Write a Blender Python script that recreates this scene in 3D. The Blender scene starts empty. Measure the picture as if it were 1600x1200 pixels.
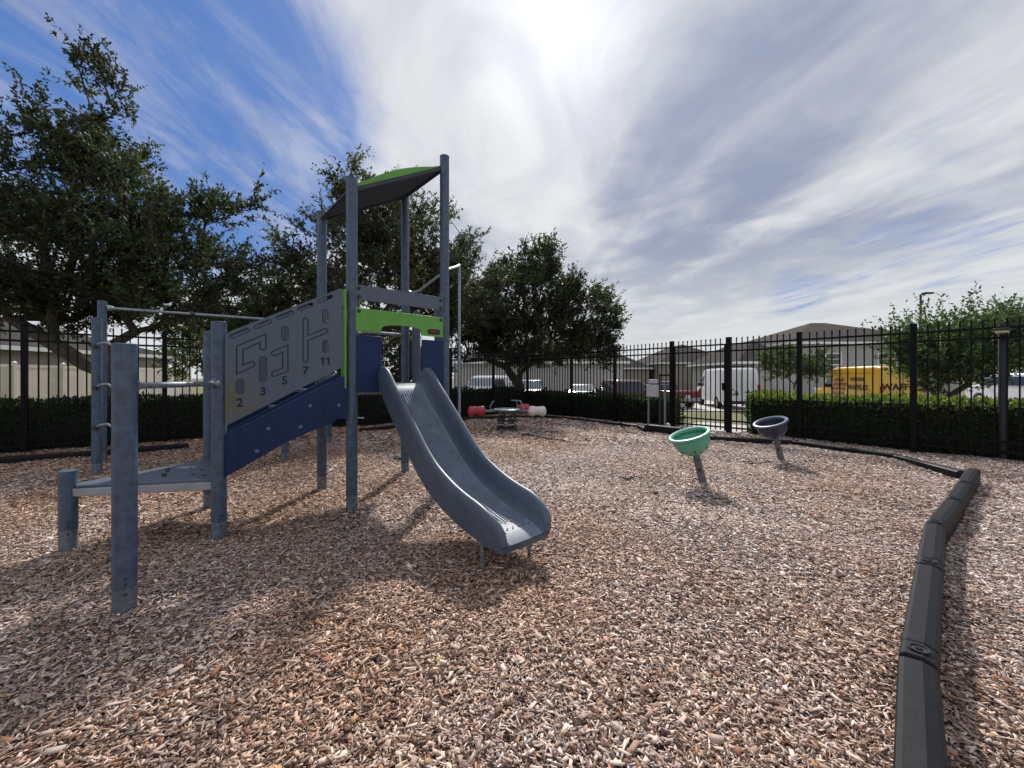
import bpy, bmesh, math, random
import numpy as np
from mathutils import Vector, Matrix

random.seed(7); RNG = np.random.default_rng(11)
S = bpy.context.scene; COL = S.collection
PI = math.pi
V = Vector
# ------------------------------------------------------------------ frame of the playground
UX, UY = .756, .655
A0 = (-1.5, 3.68)
def W(p, q, z=0.0):
    return V((A0[0] + UX*p - UY*q, A0[1] + UY*p + UX*q, z))
U = V((UX, UY, 0)); Q = V((-UY, UX, 0)); Z = V((0, 0, 1))
def local_pq(x, y):
    dx, dy = x - A0[0], y - A0[1]
    return dx*UX + dy*UY, -dx*UY + dy*UX

# ------------------------------------------------------------------ materials
MATS = {}
def nd(nt, typ, **kw):
    n = nt.nodes.new(typ)
    for k, v in kw.items():
        if k.startswith('i_'): n.inputs[k[2:].replace('_', ' ')].default_value = v
        else: setattr(n, k, v)
    return n
def mat(name, col, rough=.5, metal=0., var=.0, vscale=6., col2=None, bump=0., bscale=60., attr=None,
        spec=.5, transl=0., coord='Object', vmin=.35, vmax=.65, rvar=0., grime=0., coat=0.):
    m = bpy.data.materials.new(name); m.use_nodes = True
    nt = m.node_tree; b = nt.nodes['Principled BSDF']; L = nt.links
    b.inputs['Roughness'].default_value = rough; b.inputs['Metallic'].default_value = metal
    b.inputs['Specular IOR Level'].default_value = spec
    if coat: b.inputs['Coat Weight'].default_value = coat; b.inputs['Coat Roughness'].default_value = .08
    c4 = (*col, 1)
    b.inputs['Base Color'].default_value = c4
    tc = nd(nt, 'ShaderNodeTexCoord')
    src = None
    if attr:
        a = nd(nt, 'ShaderNodeAttribute', attribute_name=attr); src = a.outputs['Color']
    if var or col2:
        n = nd(nt, 'ShaderNodeTexNoise'); n.inputs['Scale'].default_value = vscale; n.inputs['Detail'].default_value = 6; n.inputs['Roughness'].default_value = .65
        L.new(tc.outputs[coord], n.inputs['Vector'])
        r = nd(nt, 'ShaderNodeMapRange'); r.inputs['From Min'].default_value = vmin; r.inputs['From Max'].default_value = vmax
        L.new(n.outputs['Fac'], r.inputs['Value'])
        mx = nd(nt, 'ShaderNodeMix', data_type='RGBA')
        L.new(r.outputs['Result'], mx.inputs['Factor'])
        if col2 is None:
            mx.inputs['A'].default_value = (*[x*(1-var) for x in col], 1); mx.inputs['B'].default_value = (*[min(1, x*(1+var)) for x in col], 1)
        else:
            mx.inputs['A'].default_value = c4; mx.inputs['B'].default_value = (*col2, 1)
        if src:
            mm = nd(nt, 'ShaderNodeMix', data_type='RGBA', blend_type='MULTIPLY'); mm.inputs['Factor'].default_value = 1
            L.new(src, mm.inputs['A']); L.new(mx.outputs['Result'], mm.inputs['B']); src = mm.outputs['Result']
        else: src = mx.outputs['Result']
        if rvar:
            rr = nd(nt, 'ShaderNodeMapRange'); rr.inputs['To Min'].default_value = max(0, rough-rvar); rr.inputs['To Max'].default_value = min(1, rough+rvar)
            L.new(n.outputs['Fac'], rr.inputs['Value']); L.new(rr.outputs['Result'], b.inputs['Roughness'])
    if grime and src:      # rain-washed vertical streaks and scuffs
        mp = nd(nt, 'ShaderNodeMapping'); mp.inputs['Scale'].default_value = (26, 26, 2.2); L.new(tc.outputs[coord], mp.inputs['Vector'])
        gn = nd(nt, 'ShaderNodeTexNoise'); gn.inputs['Scale'].default_value = 1; gn.inputs['Detail'].default_value = 8; gn.inputs['Roughness'].default_value = .7; L.new(mp.outputs[0], gn.inputs['Vector'])
        gr = nd(nt, 'ShaderNodeMapRange'); gr.inputs['From Min'].default_value = .42; gr.inputs['From Max'].default_value = .72; gr.inputs['To Max'].default_value = grime; L.new(gn.outputs['Fac'], gr.inputs['Value'])
        gm = nd(nt, 'ShaderNodeMix', data_type='RGBA'); gm.inputs['B'].default_value = (.17, .155, .135, 1); L.new(gr.outputs['Result'], gm.inputs['Factor']); L.new(src, gm.inputs['A']); src = gm.outputs['Result']
    if src: L.new(src, b.inputs['Base Color'])
    if bump:
        n2 = nd(nt, 'ShaderNodeTexNoise'); n2.inputs['Scale'].default_value = bscale; n2.inputs['Detail'].default_value = 4
        L.new(tc.outputs[coord], n2.inputs['Vector'])
        bp = nd(nt, 'ShaderNodeBump'); bp.inputs['Strength'].default_value = bump; bp.inputs['Distance'].default_value = .01
        L.new(n2.outputs['Fac'], bp.inputs['Height']); L.new(bp.outputs['Normal'], b.inputs['Normal'])
    if transl:
        t = nd(nt, 'ShaderNodeBsdfTranslucent'); ms = nd(nt, 'ShaderNodeMixShader'); ms.inputs[0].default_value = transl
        if src: 
            g = nd(nt, 'ShaderNodeMix', data_type='RGBA', blend_type='MULTIPLY'); g.inputs['Factor'].default_value = 1
            g.inputs['B'].default_value = (1.5, 1.7, .7, 1); L.new(src, g.inputs['A']); L.new(g.outputs['Result'], t.inputs['Color'])
        else: t.inputs['Color'].default_value = c4
        L.new(b.outputs[0], ms.inputs[1]); L.new(t.outputs[0], ms.inputs[2])
        L.new(ms.outputs[0], nt.nodes['Material Output'].inputs['Surface'])
    MATS[name] = m
    return m
M = {}
M['post'] = mat('post_coat', grime=0.35, col=(.066, .104, .168), rough=.45, var=.28, vscale=20, bump=.08, bscale=40, rvar=.12, metal=.1, spec=.4)
M['foot'] = mat('galvanised_foot', grime=0.3, col=(.17, .20, .24), rough=.5, metal=.45, var=.3, vscale=25)
M['galv'] = mat('galvanised_bar', (.27, .31, .36), .4, metal=.6, var=.35, vscale=30)
M['alu'] = mat('aluminium_edge', (.36, .39, .44), .38, metal=.5, var=.1, vscale=12)
M['bolt'] = mat('dark_bolt', (.02, .022, .03), .45)
M['boltlight'] = mat('blue_bolt_cap', (.09, .13, .22), .35)
M['hplgrey'] = mat('grey_panel', grime=0.2, col=(.090, .116, .170), rough=.5, var=.12, vscale=2.2, bump=.03, bscale=200)
# moss-stained lower corner of the number panel
def moss_panel():
    m = mat('grey_panel_mossy', (.090, .116, .170), .5, bump=.03, bscale=200)
    nt = m.node_tree; L = nt.links; b = nt.nodes['Principled BSDF']
    g = nd(nt, 'ShaderNodeNewGeometry'); d = nd(nt, 'ShaderNodeVectorMath', operation='DISTANCE'); d.inputs[1].default_value = W(-.95, -.07, 1.06)
    L.new(g.outputs['Position'], d.inputs[0])
    n = nd(nt, 'ShaderNodeTexNoise'); n.inputs['Scale'].default_value = 14; n.inputs['Detail'].default_value = 8; L.new(g.outputs['Position'], n.inputs['Vector'])
    r = nd(nt, 'ShaderNodeMapRange'); r.inputs['From Min'].default_value = .30; r.inputs['From Max'].default_value = .02; L.new(d.outputs['Value'], r.inputs['Value'])
    mu = nd(nt, 'ShaderNodeMath', operation='MULTIPLY'); L.new(r.outputs['Result'], mu.inputs[0]); L.new(n.outputs['Fac'], mu.inputs[1])
    m2 = nd(nt, 'ShaderNodeMath', operation='MULTIPLY', use_clamp=True); m2.inputs[1].default_value = 1.5; L.new(mu.outputs[0], m2.inputs[0])
    mx = nd(nt, 'ShaderNodeMix', data_type='RGBA'); mx.inputs['A'].default_value = (.090, .116, .170, 1); mx.inputs['B'].default_value = (.13, .12, .055, 1)
    L.new(m2.outputs[0], mx.inputs['Factor']); L.new(mx.outputs['Result'], b.inputs['Base Color'])
    return m
M['hplmoss'] = moss_panel()
M['green'] = mat('green_panel', grime=0.22, col=(.12, .37, .045), rough=.42, var=.08, vscale=3, bump=.02, bscale=200)
M['blue'] = mat('blue_panel', grime=0.08, col=(.007, .026, .09), rough=.5, spec=.25, var=.12, vscale=3, bump=.02, bscale=200)
M['roofdark'] = mat('roof_underside', (.032, .042, .060), .6, var=.1, vscale=3)
M['ink'] = mat('engraved_black', (.008, .009, .016), .6)
M['red_ink'] = mat('red_print', (.35, .04, .05), .5)
M['slide'] = mat('slide_plastic', grime=0.2, col=(.080, .108, .162), rough=.42, var=.10, vscale=5, bump=.04, bscale=120, rvar=.1)
M['bed'] = mat('slide_bed_worn_sheen', (.17, .21, .275), .5, spec=.35, grime=.25, var=.22, vscale=6, col2=None, bump=.04, bscale=120, rvar=.1)  # paler than the walls: wear, plus sky glare put into the colour
M['black'] = mat('fence_black', (.004, .0045, .006), .5, spec=.15, var=.1, vscale=4)
M['timber'] = mat('border_plastic', grime=0.02, col=(.0085, .0095, .0135), rough=.5, spec=.18, var=.25, vscale=18, bump=.12, bscale=220, rvar=.1)
M['rope'] = mat('black_rope', (.012, .012, .013), .8)
M['mint'] = mat('mint_plastic', grime=0.15, col=(.12, .40, .28), rough=.38, var=.06, vscale=8, bump=.05, bscale=150)
M['navy'] = mat('navy_plastic', grime=0.12, col=(.020, .030, .066), rough=.36, var=.1, vscale=8, bump=.05, bscale=150)
M['navyrim'] = mat('navy_rim', (.08, .10, .165), .36, var=.1, vscale=8)
M['cupsteel'] = mat('spinner_post', (.13, .145, .16), .5, metal=.4, var=.3, vscale=30)
M['redseat'] = mat('red_seat', (.42, .035, .075), .42, var=.08, vscale=8)
M['redring'] = mat('red_ring', (.22, .03, .03), .6)
M['whiteseat'] = mat('white_seat', (.66, .62, .58), .45, var=.08, vscale=8)
M['spring'] = mat('spring_steel', (.05, .055, .065), .45, metal=.4)
M['beige'] = mat('beige_stucco', (.34, .305, .265), .9, var=.06, vscale=3, bump=.2, bscale=60)
M['grey_stucco'] = mat('grey_stucco', (.40, .385, .37), .9, var=.06, vscale=3, bump=.2, bscale=60)
M['shingle'] = mat('roof_shingle', (.060, .054, .051), .95, spec=.1, var=.3, vscale=5, bump=.5, bscale=12)
M['fascia'] = mat('white_fascia', (.78, .78, .76), .6)
M['vinyl'] = mat('vinyl_fence', (.68, .62, .54), .55, var=.05, vscale=2)
M['glassdark'] = mat('window_glass', (.02, .026, .035), .08, spec=.8)
M['glasssky'] = mat('windscreen_sky_glass', (.28, .34, .37), .06, spec=1.0)  # pale base colour stands in for sky reflected in the windscreens
M['tyre'] = mat('tyre_rubber', (.015, .015, .016), .8)
M['rim'] = mat('wheel_rim', (.35, .35, .37), .35, metal=.7)
M['trimblack'] = mat('black_trim', (.02, .02, .022), .55)
def paint(n, c): return mat(n, c, .28, coat=.5, var=.03, vscale=2)
M['pwhite'] = paint('white_paint', (.74, .75, .78)); M['pyellow'] = paint('yellow_paint', (.72, .42, .035))
M['pred'] = paint('red_paint', (.17, .010, .02)); M['pmaroon'] = paint('maroon_paint', (.11, .008, .016)); M['pdark'] = paint('dark_paint', (.02, .022, .026))
M['waffle'] = mat('waffle_print', (.26, .075, .045), .5); M['tail'] = mat('tail_light', (.35, .01, .01), .25); M['lamp'] = mat('head_light', (.75, .76, .78), .15)
M['concrete'] = mat('concrete', (.50, .48, .45), .85, var=.12, vscale=1.5, bump=.2, bscale=40)
M['bark'] = mat('bark', (.085, .068, .055), .95, var=.4, vscale=14, bump=.8, bscale=30)
M['leaf'] = mat('oak_leaf', (.06, .08, .035), .55, spec=.3, attr='Col', transl=.3)
M['leaf2'] = mat('shrub_leaf', (.06, .09, .03), .5, spec=.35, attr='Col', transl=.4)
M['twig'] = mat('hedge_twigs', (.018, .024, .012), .95, var=.5, vscale=30)
M['cabinet'] = mat('cabinet_grey', (.50, .52, .55), .5, metal=.1, var=.06, vscale=6)
M['lens'] = mat('lamp_lens', (.55, .48, .36), .35)
M['lamppost'] = mat('lamp_post_grey', (.022, .027, .036), .5, var=.2, vscale=10)

# ------------------------------------------------------------------ mesh helpers
class MB:
    def __init__(s): s.v = []; s.f = []
    def add(s, vs, fs):
        k = len(s.v); s.v += [V(x) for x in vs]; s.f += [tuple(i + k for i in f) for f in fs]; return s
    def box(s, c, d, ex=V((1, 0, 0)), ey=V((0, 1, 0)), ez=V((0, 0, 1))):
        c = V(c); hx, hy, hz = ex*d[0]/2, ey*d[1]/2, ez*d[2]/2
        vs = [c+a*hx+b*hy+e*hz for e in (-1, 1) for b in (-1, 1) for a in (-1, 1)]
        return s.add(vs, [(0, 2, 3, 1), (4, 5, 7, 6), (0, 1, 5, 4), (2, 6, 7, 3), (0, 4, 6, 2), (1, 3, 7, 5)])
    def beam(s, a, b, w, h, up=Z):
        a, b = V(a), V(b); d = (b-a); L = d.length; d.normalize(); sd = up.cross(d)
        if sd.length < 1e-4: sd = V((1, 0, 0))
        sd.normalize(); u2 = d.cross(sd)
        return s.box((a+b)/2, (L, w, h), d, sd, u2)
    def tube(s, pts, r, seg=12, cap=True):
        pts = [V(p) for p in pts]; n = len(pts); rs = r if isinstance(r, (list, tuple)) else [r]*n
        t0 = (pts[1]-pts[0]).normalized(); a = t0.orthogonal().normalized(); rings = []
        for i, p in enumerate(pts):
            t = (pts[min(i+1, n-1)]-pts[max(i-1, 0)]).normalized()
            a = (a - t*a.dot(t)).normalized(); b = t.cross(a)
            rings.append([p+(a*math.cos(2*PI*k/seg)+b*math.sin(2*PI*k/seg))*rs[i] for k in range(seg)])
        vs = [x for R in rings for x in R]
        fs = [(i*seg+k, i*seg+(k+1) % seg, (i+1)*seg+(k+1) % seg, (i+1)*seg+k) for i in range(n-1) for k in range(seg)]
        if cap: fs += [tuple(range(seg))[::-1], tuple((n-1)*seg+k for k in range(seg))]
        return s.add(vs, fs)
    def lathe(s, prof, c=V((0, 0, 0)), axis=Z, seg=24):
        axis = V(axis).normalized(); a = axis.orthogonal().normalized(); b = axis.cross(a); c = V(c); n = len(prof)
        vs = [c+axis*z+(a*math.cos(2*PI*k/seg)+b*math.sin(2*PI*k/seg))*max(r, 1e-4) for r, z in prof for k in range(seg)]
        fs = [(i*seg+k, i*seg+(k+1) % seg, (i+1)*seg+(k+1) % seg, (i+1)*seg+k) for i in range(n-1) for k in range(seg)]
        return s.add(vs, fs)
    def prism(s, poly, th):
        n = len(poly); poly = [V(p) for p in poly]; th = V(th)
        vs = poly+[p+th for p in poly]
        return s.add(vs, [tuple(range(n))[::-1], tuple(range(n, 2*n))]+[(i, (i+1) % n, n+(i+1) % n, n+i) for i in range(n)])
    def ball(s, c, r, seg=12, rings=8, sc=(1, 1, 1)):
        c = V(c); vs = []; fs = []
        for i in range(rings+1):
            th = PI*i/rings
            for k in range(seg):
                ph = 2*PI*k/seg; vs.append(c+V((r*sc[0]*math.sin(th)*math.cos(ph), r*sc[1]*math.sin(th)*math.sin(ph), r*sc[2]*math.cos(th))))
        for i in range(rings):
            for k in range(seg): fs.append((i*seg+k, (i+1)*seg+k, (i+1)*seg+(k+1) % seg, i*seg+(k+1) % seg))
        return s.add(vs, fs)
    def build(s, name, m, parent=None, bevel=0., smooth=True, loc=None):
        me = bpy.data.meshes.new(name); off = V(loc) if loc is not None else V((0, 0, 0))
        me.from_pydata([tuple(x-off) for x in s.v], [], s.f)
        bm = bmesh.new(); bm.from_mesh(me); bmesh.ops.remove_doubles(bm, verts=bm.verts, dist=1e-5); bmesh.ops.recalc_face_normals(bm, faces=bm.faces); bm.to_mesh(me); bm.free()
        return link(name, me, m, parent, bevel, smooth, off)
class Each:
    def __init__(s, name, m, parent): s.a = (name, m, parent)
    def __getattr__(s, k):
        def f(*x, **y):
            b = MB(); getattr(b, k)(*x, **y); return b.build(*s.a)
        return f
def link(name, me, m, parent=None, bevel=0., smooth=True, off=V((0, 0, 0))):
    me.materials.clear(); me.materials.append(m)
    if smooth:
        me.polygons.foreach_set('use_smooth', [True]*len(me.polygons)); me.set_sharp_from_angle(angle=math.radians(35))
    o = bpy.data.objects.new(name, me); COL.objects.link(o); o.location = off
    if bevel:
        b = o.modifiers.new('bevel', 'BEVEL'); b.width = bevel; b.segments = 2; b.limit_method = 'ANGLE'; b.angle_limit = .6
    if parent: attach(o, parent)
    return o
def attach(o, p):
    o.parent = p
    if p.type == 'EMPTY' and p.get('_world'): o.matrix_parent_inverse = Matrix.Translation(-p.location)
def thing(name, label, cat, loc=(0, 0, 0), rz=0, group=None, world=True):
    o = bpy.data.objects.new(name, None); COL.objects.link(o); o.location = V(loc); o.rotation_euler = (0, 0, rz)
    o.empty_display_size = .2
    if world: o['_world'] = 1
    return tag(o, label, cat, group)
def tag(o, label, cat, group=None):
    o['label'] = label; o['category'] = cat
    if group: o['group'] = group
    return o
def kind(o, k): o['kind'] = k; return o
def dup(o, parent=None):
    c = o.copy(); COL.objects.link(c)
    if parent: c.parent = parent
    for ch in list(o.children): dup(ch, c)
    return c
def np_mesh(name, co, quads, m, cols=None, smooth=False, tris=False):
    k = 3 if tris else 4
    me = bpy.data.meshes.new(name); n = len(co); f = len(quads)
    me.vertices.add(n); me.vertices.foreach_set('co', np.ascontiguousarray(co, dtype=np.float32).ravel())
    me.loops.add(f*k); me.loops.foreach_set('vertex_index', np.ascontiguousarray(quads, dtype=np.int32).ravel())
    me.polygons.add(f); me.polygons.foreach_set('loop_start', np.arange(0, f*k, k, dtype=np.int32))
    me.update(calc_edges=True)
    if cols is not None:
        a = me.color_attributes.new('Col', 'FLOAT_COLOR', 'POINT'); a.data.foreach_set('color', np.ascontiguousarray(cols, dtype=np.float32).ravel())
    me.materials.append(m)
    if smooth: me.polygons.foreach_set('use_smooth', np.ones(f, dtype=bool))
    o = bpy.data.objects.new(name, me); COL.objects.link(o)
    return o
def text(s, size, origin, ex, ey, m, parent, name='number', bold=.0, th=.002):
    cu = bpy.data.curves.new('t', 'FONT'); cu.body = s; cu.size = size; cu.align_x = 'CENTER'; cu.align_y = 'CENTER'; cu.offset = bold; cu.extrude = th; cu.resolution_u = 3
    to = bpy.data.objects.new('t', cu); COL.objects.link(to)
    dg = bpy.context.evaluated_depsgraph_get(); me = bpy.data.meshes.new_from_object(to.evaluated_get(dg)); bpy.data.objects.remove(to)
    ex = V(ex).normalized(); ey = V(ey).normalized(); ez = ex.cross(ey); mt = Matrix((ex, ey, ez)).transposed().to_4x4(); mt.translation = V(origin)
    me.transform(mt); me.name = name
    return link(name, me, m, parent, smooth=False)
# plane shapes with holes: 2D loops -> slab
def slab(name, outer, holes, O, ex, ey, th, m, parent=None, bevel=0.):
    bm = bmesh.new(); O, ex, ey = V(O), V(ex), V(ey); ez = ex.cross(ey).normalized(); E = []
    for loop in [outer]+holes:
        vs = [bm.verts.new(O+ex*a+ey*b) for a, b in loop]
        E += [bm.edges.new((vs[i], vs[(i+1) % len(vs)])) for i in range(len(vs))]
    bmesh.ops.triangle_fill(bm, use_beauty=True, use_dissolve=False, edges=E)
    g = bmesh.ops.extrude_face_region(bm, geom=bm.faces[:])
    bmesh.ops.translate(bm, verts=[x for x in g['geom'] if isinstance(x, bmesh.types.BMVert)], vec=ez*th)
    bmesh.ops.recalc_face_normals(bm, faces=bm.faces)
    me = bpy.data.meshes.new(name); bm.to_mesh(me); bm.free()
    return link(name, me, m, parent, bevel)
def capsule(a, b, r, n=6):
    a, b = V((a[0], a[1])), V((b[0], b[1])); d = (b-a).normalized(); an = math.atan2(d.y, d.x); out = []
    for c, s in ((b, an-PI/2), (a, an+PI/2)):
        for i in range(n+1):
            t = s+PI*i/n; out.append((c.x+r*math.cos(t), c.y+r*math.sin(t)))
    return out
def stroke_outline(pts, r, n=6):
    P = [V(p) for p in pts]; left = []; right = []
    for i, p in enumerate(P):
        d0 = (p-P[i-1]).normalized() if i else (P[1]-p).normalized(); d1 = (P[i+1]-p).normalized() if i < len(P)-1 else d0
        n0 = V((-d0.y, d0.x)); n1 = V((-d1.y, d1.x)); mi = (n0+n1); mi = mi/mi.length; k = r/max(.35, mi.dot(n0))
        left.append(p+mi*k); right.append(p-mi*k)
    def cap(c, d):
        a = math.atan2(d.y, d.x); return [c+V((math.cos(a+PI/2-PI*i/n), math.sin(a+PI/2-PI*i/n)))*r for i in range(1, n)]
    return [tuple(x) for x in left+cap(P[-1], (P[-1]-P[-2]).normalized())+right[::-1]+cap(P[0], (P[0]-P[1]).normalized())]
def groove(mb, loop, w, O, ex, ey, th=.0025):
    n = len(loop); O, ex, ey = V(O), V(ex), V(ey); ez = ex.cross(ey).normalized(); L = [V(p) for p in loop]; inn = []; out = []
    for i, p in enumerate(L):
        d0 = (p-L[i-1]); d1 = (L[(i+1) % n]-p)
        d0 = d0.normalized() if d0.length > 1e-7 else d1.normalized(); d1 = d1.normalized() if d1.length > 1e-7 else d0
        n0 = V((-d0.y, d0.x)); n1 = V((-d1.y, d1.x)); mi = n0+n1; mi = mi/max(mi.length, 1e-5); k = w/2/max(.4, mi.dot(n0))
        inn.append(p+mi*k); out.append(p-mi*k)
    f = lambda p, h: O+ex*p.x+ey*p.y+ez*h
    for i in range(n):
        j = (i+1) % n
        mb.add([f(inn[i], 0), f(inn[j], 0), f(out[j], 0), f(out[i], 0), f(inn[i], th), f(inn[j], th), f(out[j], th), f(out[i], th)],
               [(4, 5, 6, 7), (0, 1, 5, 4), (3, 7, 6, 2)])

# ------------------------------------------------------------------ camera, sky, sun
cam = bpy.data.cameras.new('camera'); co = bpy.data.objects.new('camera', cam); COL.objects.link(co)
co.location = (0, 0, 1.25); co.rotation_euler = (PI/2, 0, 0); cam.lens = 36*614/1600; cam.sensor_width = 36; cam.shift_y = -10/1600
cam.clip_start = .05; cam.clip_end = 2000; S.camera = co
S.view_settings.view_transform = 'Standard'; S.view_settings.look = 'None'; S.view_settings.exposure = 0; S.view_settings.gamma = 1
SUN = V((.114, 1, .896)).normalized(); EL = math.asin(SUN.z); AZ = math.atan2(SUN.x, SUN.y)
sl = bpy.data.lights.new('sun', 'SUN'); sl.energy = 4.4; sl.angle = math.radians(3.4); sl.color = (1, .95, .88)
so = bpy.data.objects.new('sun', sl); COL.objects.link(so); so.rotation_euler = (-SUN).to_track_quat('-Z', 'Y').to_euler(); so.location = (0, 0, 30)

def build_world():
    w = bpy.data.worlds.new('World'); S.world = w; w.use_nodes = True; nt = w.node_tree; L = nt.links; nt.nodes.clear()
    out = nd(nt, 'ShaderNodeOutputWorld'); bg = nd(nt, 'ShaderNodeBackground'); bg.inputs['Strength'].default_value = .1; L.new(bg.outputs[0], out.inputs[0])
    sky = nd(nt, 'ShaderNodeTexSky', sky_type='NISHITA'); sky.sun_disc = False; sky.sun_elevation = EL; sky.sun_rotation = AZ; sky.air_density = 1.0; sky.dust_density = .6; sky.ozone_density = 2.5
    tc = nd(nt, 'ShaderNodeTexCoord'); nv = nd(nt, 'ShaderNodeVectorMath', operation='NORMALIZE'); L.new(tc.outputs['Generated'], nv.inputs[0]); N = nv.outputs[0]
    sx = nd(nt, 'ShaderNodeSeparateXYZ'); L.new(N, sx.inputs[0])
    def mth(op, a, b=None, c=None, clamp=False):
        n = nd(nt, 'ShaderNodeMath', operation=op, use_clamp=clamp)
        for i, x in enumerate((a, b, c)):
            if x is None: continue
            if isinstance(x, (int, float)): n.inputs[i].default_value = x
            else: L.new(x, n.inputs[i])
        return n.outputs[0]
    zc = mth('MAXIMUM', sx.outputs['Z'], .025); zc = mth('ADD', zc, .03)
    px = mth('DIVIDE', sx.outputs['X'], zc); py = mth('DIVIDE', sx.outputs['Y'], zc)
    def noise(kx, ky, ox, det=8, rough=.6, dist=.3):
        cb = nd(nt, 'ShaderNodeCombineXYZ'); L.new(mth('MULTIPLY_ADD', px, kx, ox), cb.inputs[0]); L.new(mth('MULTIPLY', py, ky), cb.inputs[1]); cb.inputs[2].default_value = ox
        n = nd(nt, 'ShaderNodeTexNoise'); n.inputs['Scale'].default_value = 1; n.inputs['Detail'].default_value = det; n.inputs['Roughness'].default_value = rough; n.inputs['Distortion'].default_value = dist
        L.new(cb.outputs[0], n.inputs['Vector']); return n.outputs['Fac']
    def blob(d, a0, a1):     # 1 towards direction d, 0 beyond a1 degrees
        d = V(d).normalized(); dp = nd(nt, 'ShaderNodeVectorMath', operation='DOT_PRODUCT'); L.new(N, dp.inputs[0]); dp.inputs[1].default_value = d
        r = nd(nt, 'ShaderNodeMapRange', interpolation_type='SMOOTHSTEP'); r.inputs['From Min'].default_value = math.cos(math.radians(a1)); r.inputs['From Max'].default_value = math.cos(math.radians(a0))
        L.new(dp.outputs['Value'], r.inputs['Value']); return r.outputs['Result']
    def pxd(x, y): return ((x-800)/614, 1, (590-y)/614)
    def smooth(x, a, b):
        r = nd(nt, 'ShaderNodeMapRange', interpolation_type='SMOOTHSTEP'); r.inputs['From Min'].default_value = a; r.inputs['From Max'].default_value = b; L.new(x, r.inputs['Value']); return r.outputs['Result']
    def mix(f, a, b):
        m = nd(nt, 'ShaderNodeMix', data_type='RGBA')
        for k, x in (('Factor', f), ('A', a), ('B', b)):
            if isinstance(x, tuple): m.inputs[k].default_value = (*x, 1)
            elif isinstance(x, (int, float)): m.inputs[k].default_value = x
            else: L.new(x, m.inputs[k])
        return m.outputs['Result']
    n1 = noise(1.4, .58, 3.1, 7, .55, .7); n2 = noise(4.2, 1.6, 9.7, 8, .6, .5); n3 = noise(.95, .34, 17.3, 4, .45, .6); n4 = noise(2.6, 1.9, 23.0, 7, .55, .4)
    cov = mth('ADD', mth('MULTIPLY', n1, .62), mth('MULTIPLY', n2, .38))
    b1 = blob(pxd(235, 110), 4, 26); b1b = blob(pxd(330, 240), 2, 16); b2 = blob(pxd(1450, 380), 1, 8); b3 = blob(pxd(1250, 465), 0, 5)
    sunb = blob(tuple(SUN), 6, 50)
    cov = mth('ADD', cov, .20); cov = mth('SUBTRACT', cov, mth('MULTIPLY', b1, .30)); cov = mth('SUBTRACT', cov, mth('MULTIPLY', b1b, .16))
    cov = mth('SUBTRACT', cov, mth('MULTIPLY', blob(pxd(480, 190), 1, 15), .13)); cov = mth('SUBTRACT', cov, mth('MULTIPLY', b2, .10)); cov = mth('ADD', cov, mth('MULTIPLY', smooth(sx.outputs['Z'], .30, .05), .06)); cov = mth('SUBTRACT', cov, mth('MULTIPLY', b3, .14)); cov = mth('ADD', cov, mth('MULTIPLY', sunb, .10))
    nw = noise(2.9, .95, 41.0, 9, .64, .5); nw2 = noise(1.1, .5, 57.0, 3, .5, .4)
    mask = smooth(cov, .40, .68); mask = mth('MAXIMUM', mask, mth('MULTIPLY', mth('MULTIPLY', smooth(nw, .40, .72), smooth(nw2, .40, .60)), .62))
    dk = mth('ADD', mth('MULTIPLY', n3, .58), mth('MULTIPLY', n4, .42))
    dk = mth('ADD', dk, mth('MULTIPLY', blob(pxd(1130, 260), 3, 24), .16)); dk = mth('ADD', dk, mth('MULTIPLY', blob(pxd(1000, 120), 1, 14), .05)); dk = mth('SUBTRACT', dk, mth('MULTIPLY', blob(tuple(SUN), 2, 26), .16))
    dk = smooth(dk, .44, .70)
    n5 = noise(2.1, 1.15, 71.0, 7, .55, 1.0); cl = mix(dk, mix(smooth(n5, .3, .7), (5.7, 5.95, 6.7), (7.6, 7.7, 7.9)), (3.0, 3.5, 4.8))
    skc = mix(.75, sky.outputs[0], (.85, 2.1, 5.9))
    low = smooth(sx.outputs['Z'], .34, .06)
    cl = mix(mth('MULTIPLY', low, .8), cl, (7.2, 7.5, 7.6))
    c = mix(mask, skc, cl)
    # light of the sun spreading through thin cloud
    g1 = mth('POWER', mth('MAXIMUM', 0.0, _dot(nt, L, N, SUN)), 130); g2 = mth('POWER', mth('MAXIMUM', 0.0, _dot(nt, L, N, SUN)), 20)
    g = mth('MULTIPLY', mth('ADD', mth('MULTIPLY', g1, 3.8), mth('MULTIPLY', g2, 1.3)), mth('ADD', mth('MULTIPLY', n5, 1.6), .2))
    cb = nd(nt, 'ShaderNodeCombineColor'); 
    for i in range(3): L.new(g, cb.inputs[i])
    ad = nd(nt, 'ShaderNodeMix', data_type='RGBA', blend_type='ADD'); ad.inputs['Factor'].default_value = 1; L.new(c, ad.inputs['A']); L.new(cb.outputs[0], ad.inputs['B'])
    L.new(ad.outputs['Result'], bg.inputs['Color'])
def _dot(nt, L, N, d):
    dp = nd(nt, 'ShaderNodeVectorMath', operation='DOT_PRODUCT'); L.new(N, dp.inputs[0]); dp.inputs[1].default_value = d; return dp.outputs['Value']
build_world()

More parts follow.
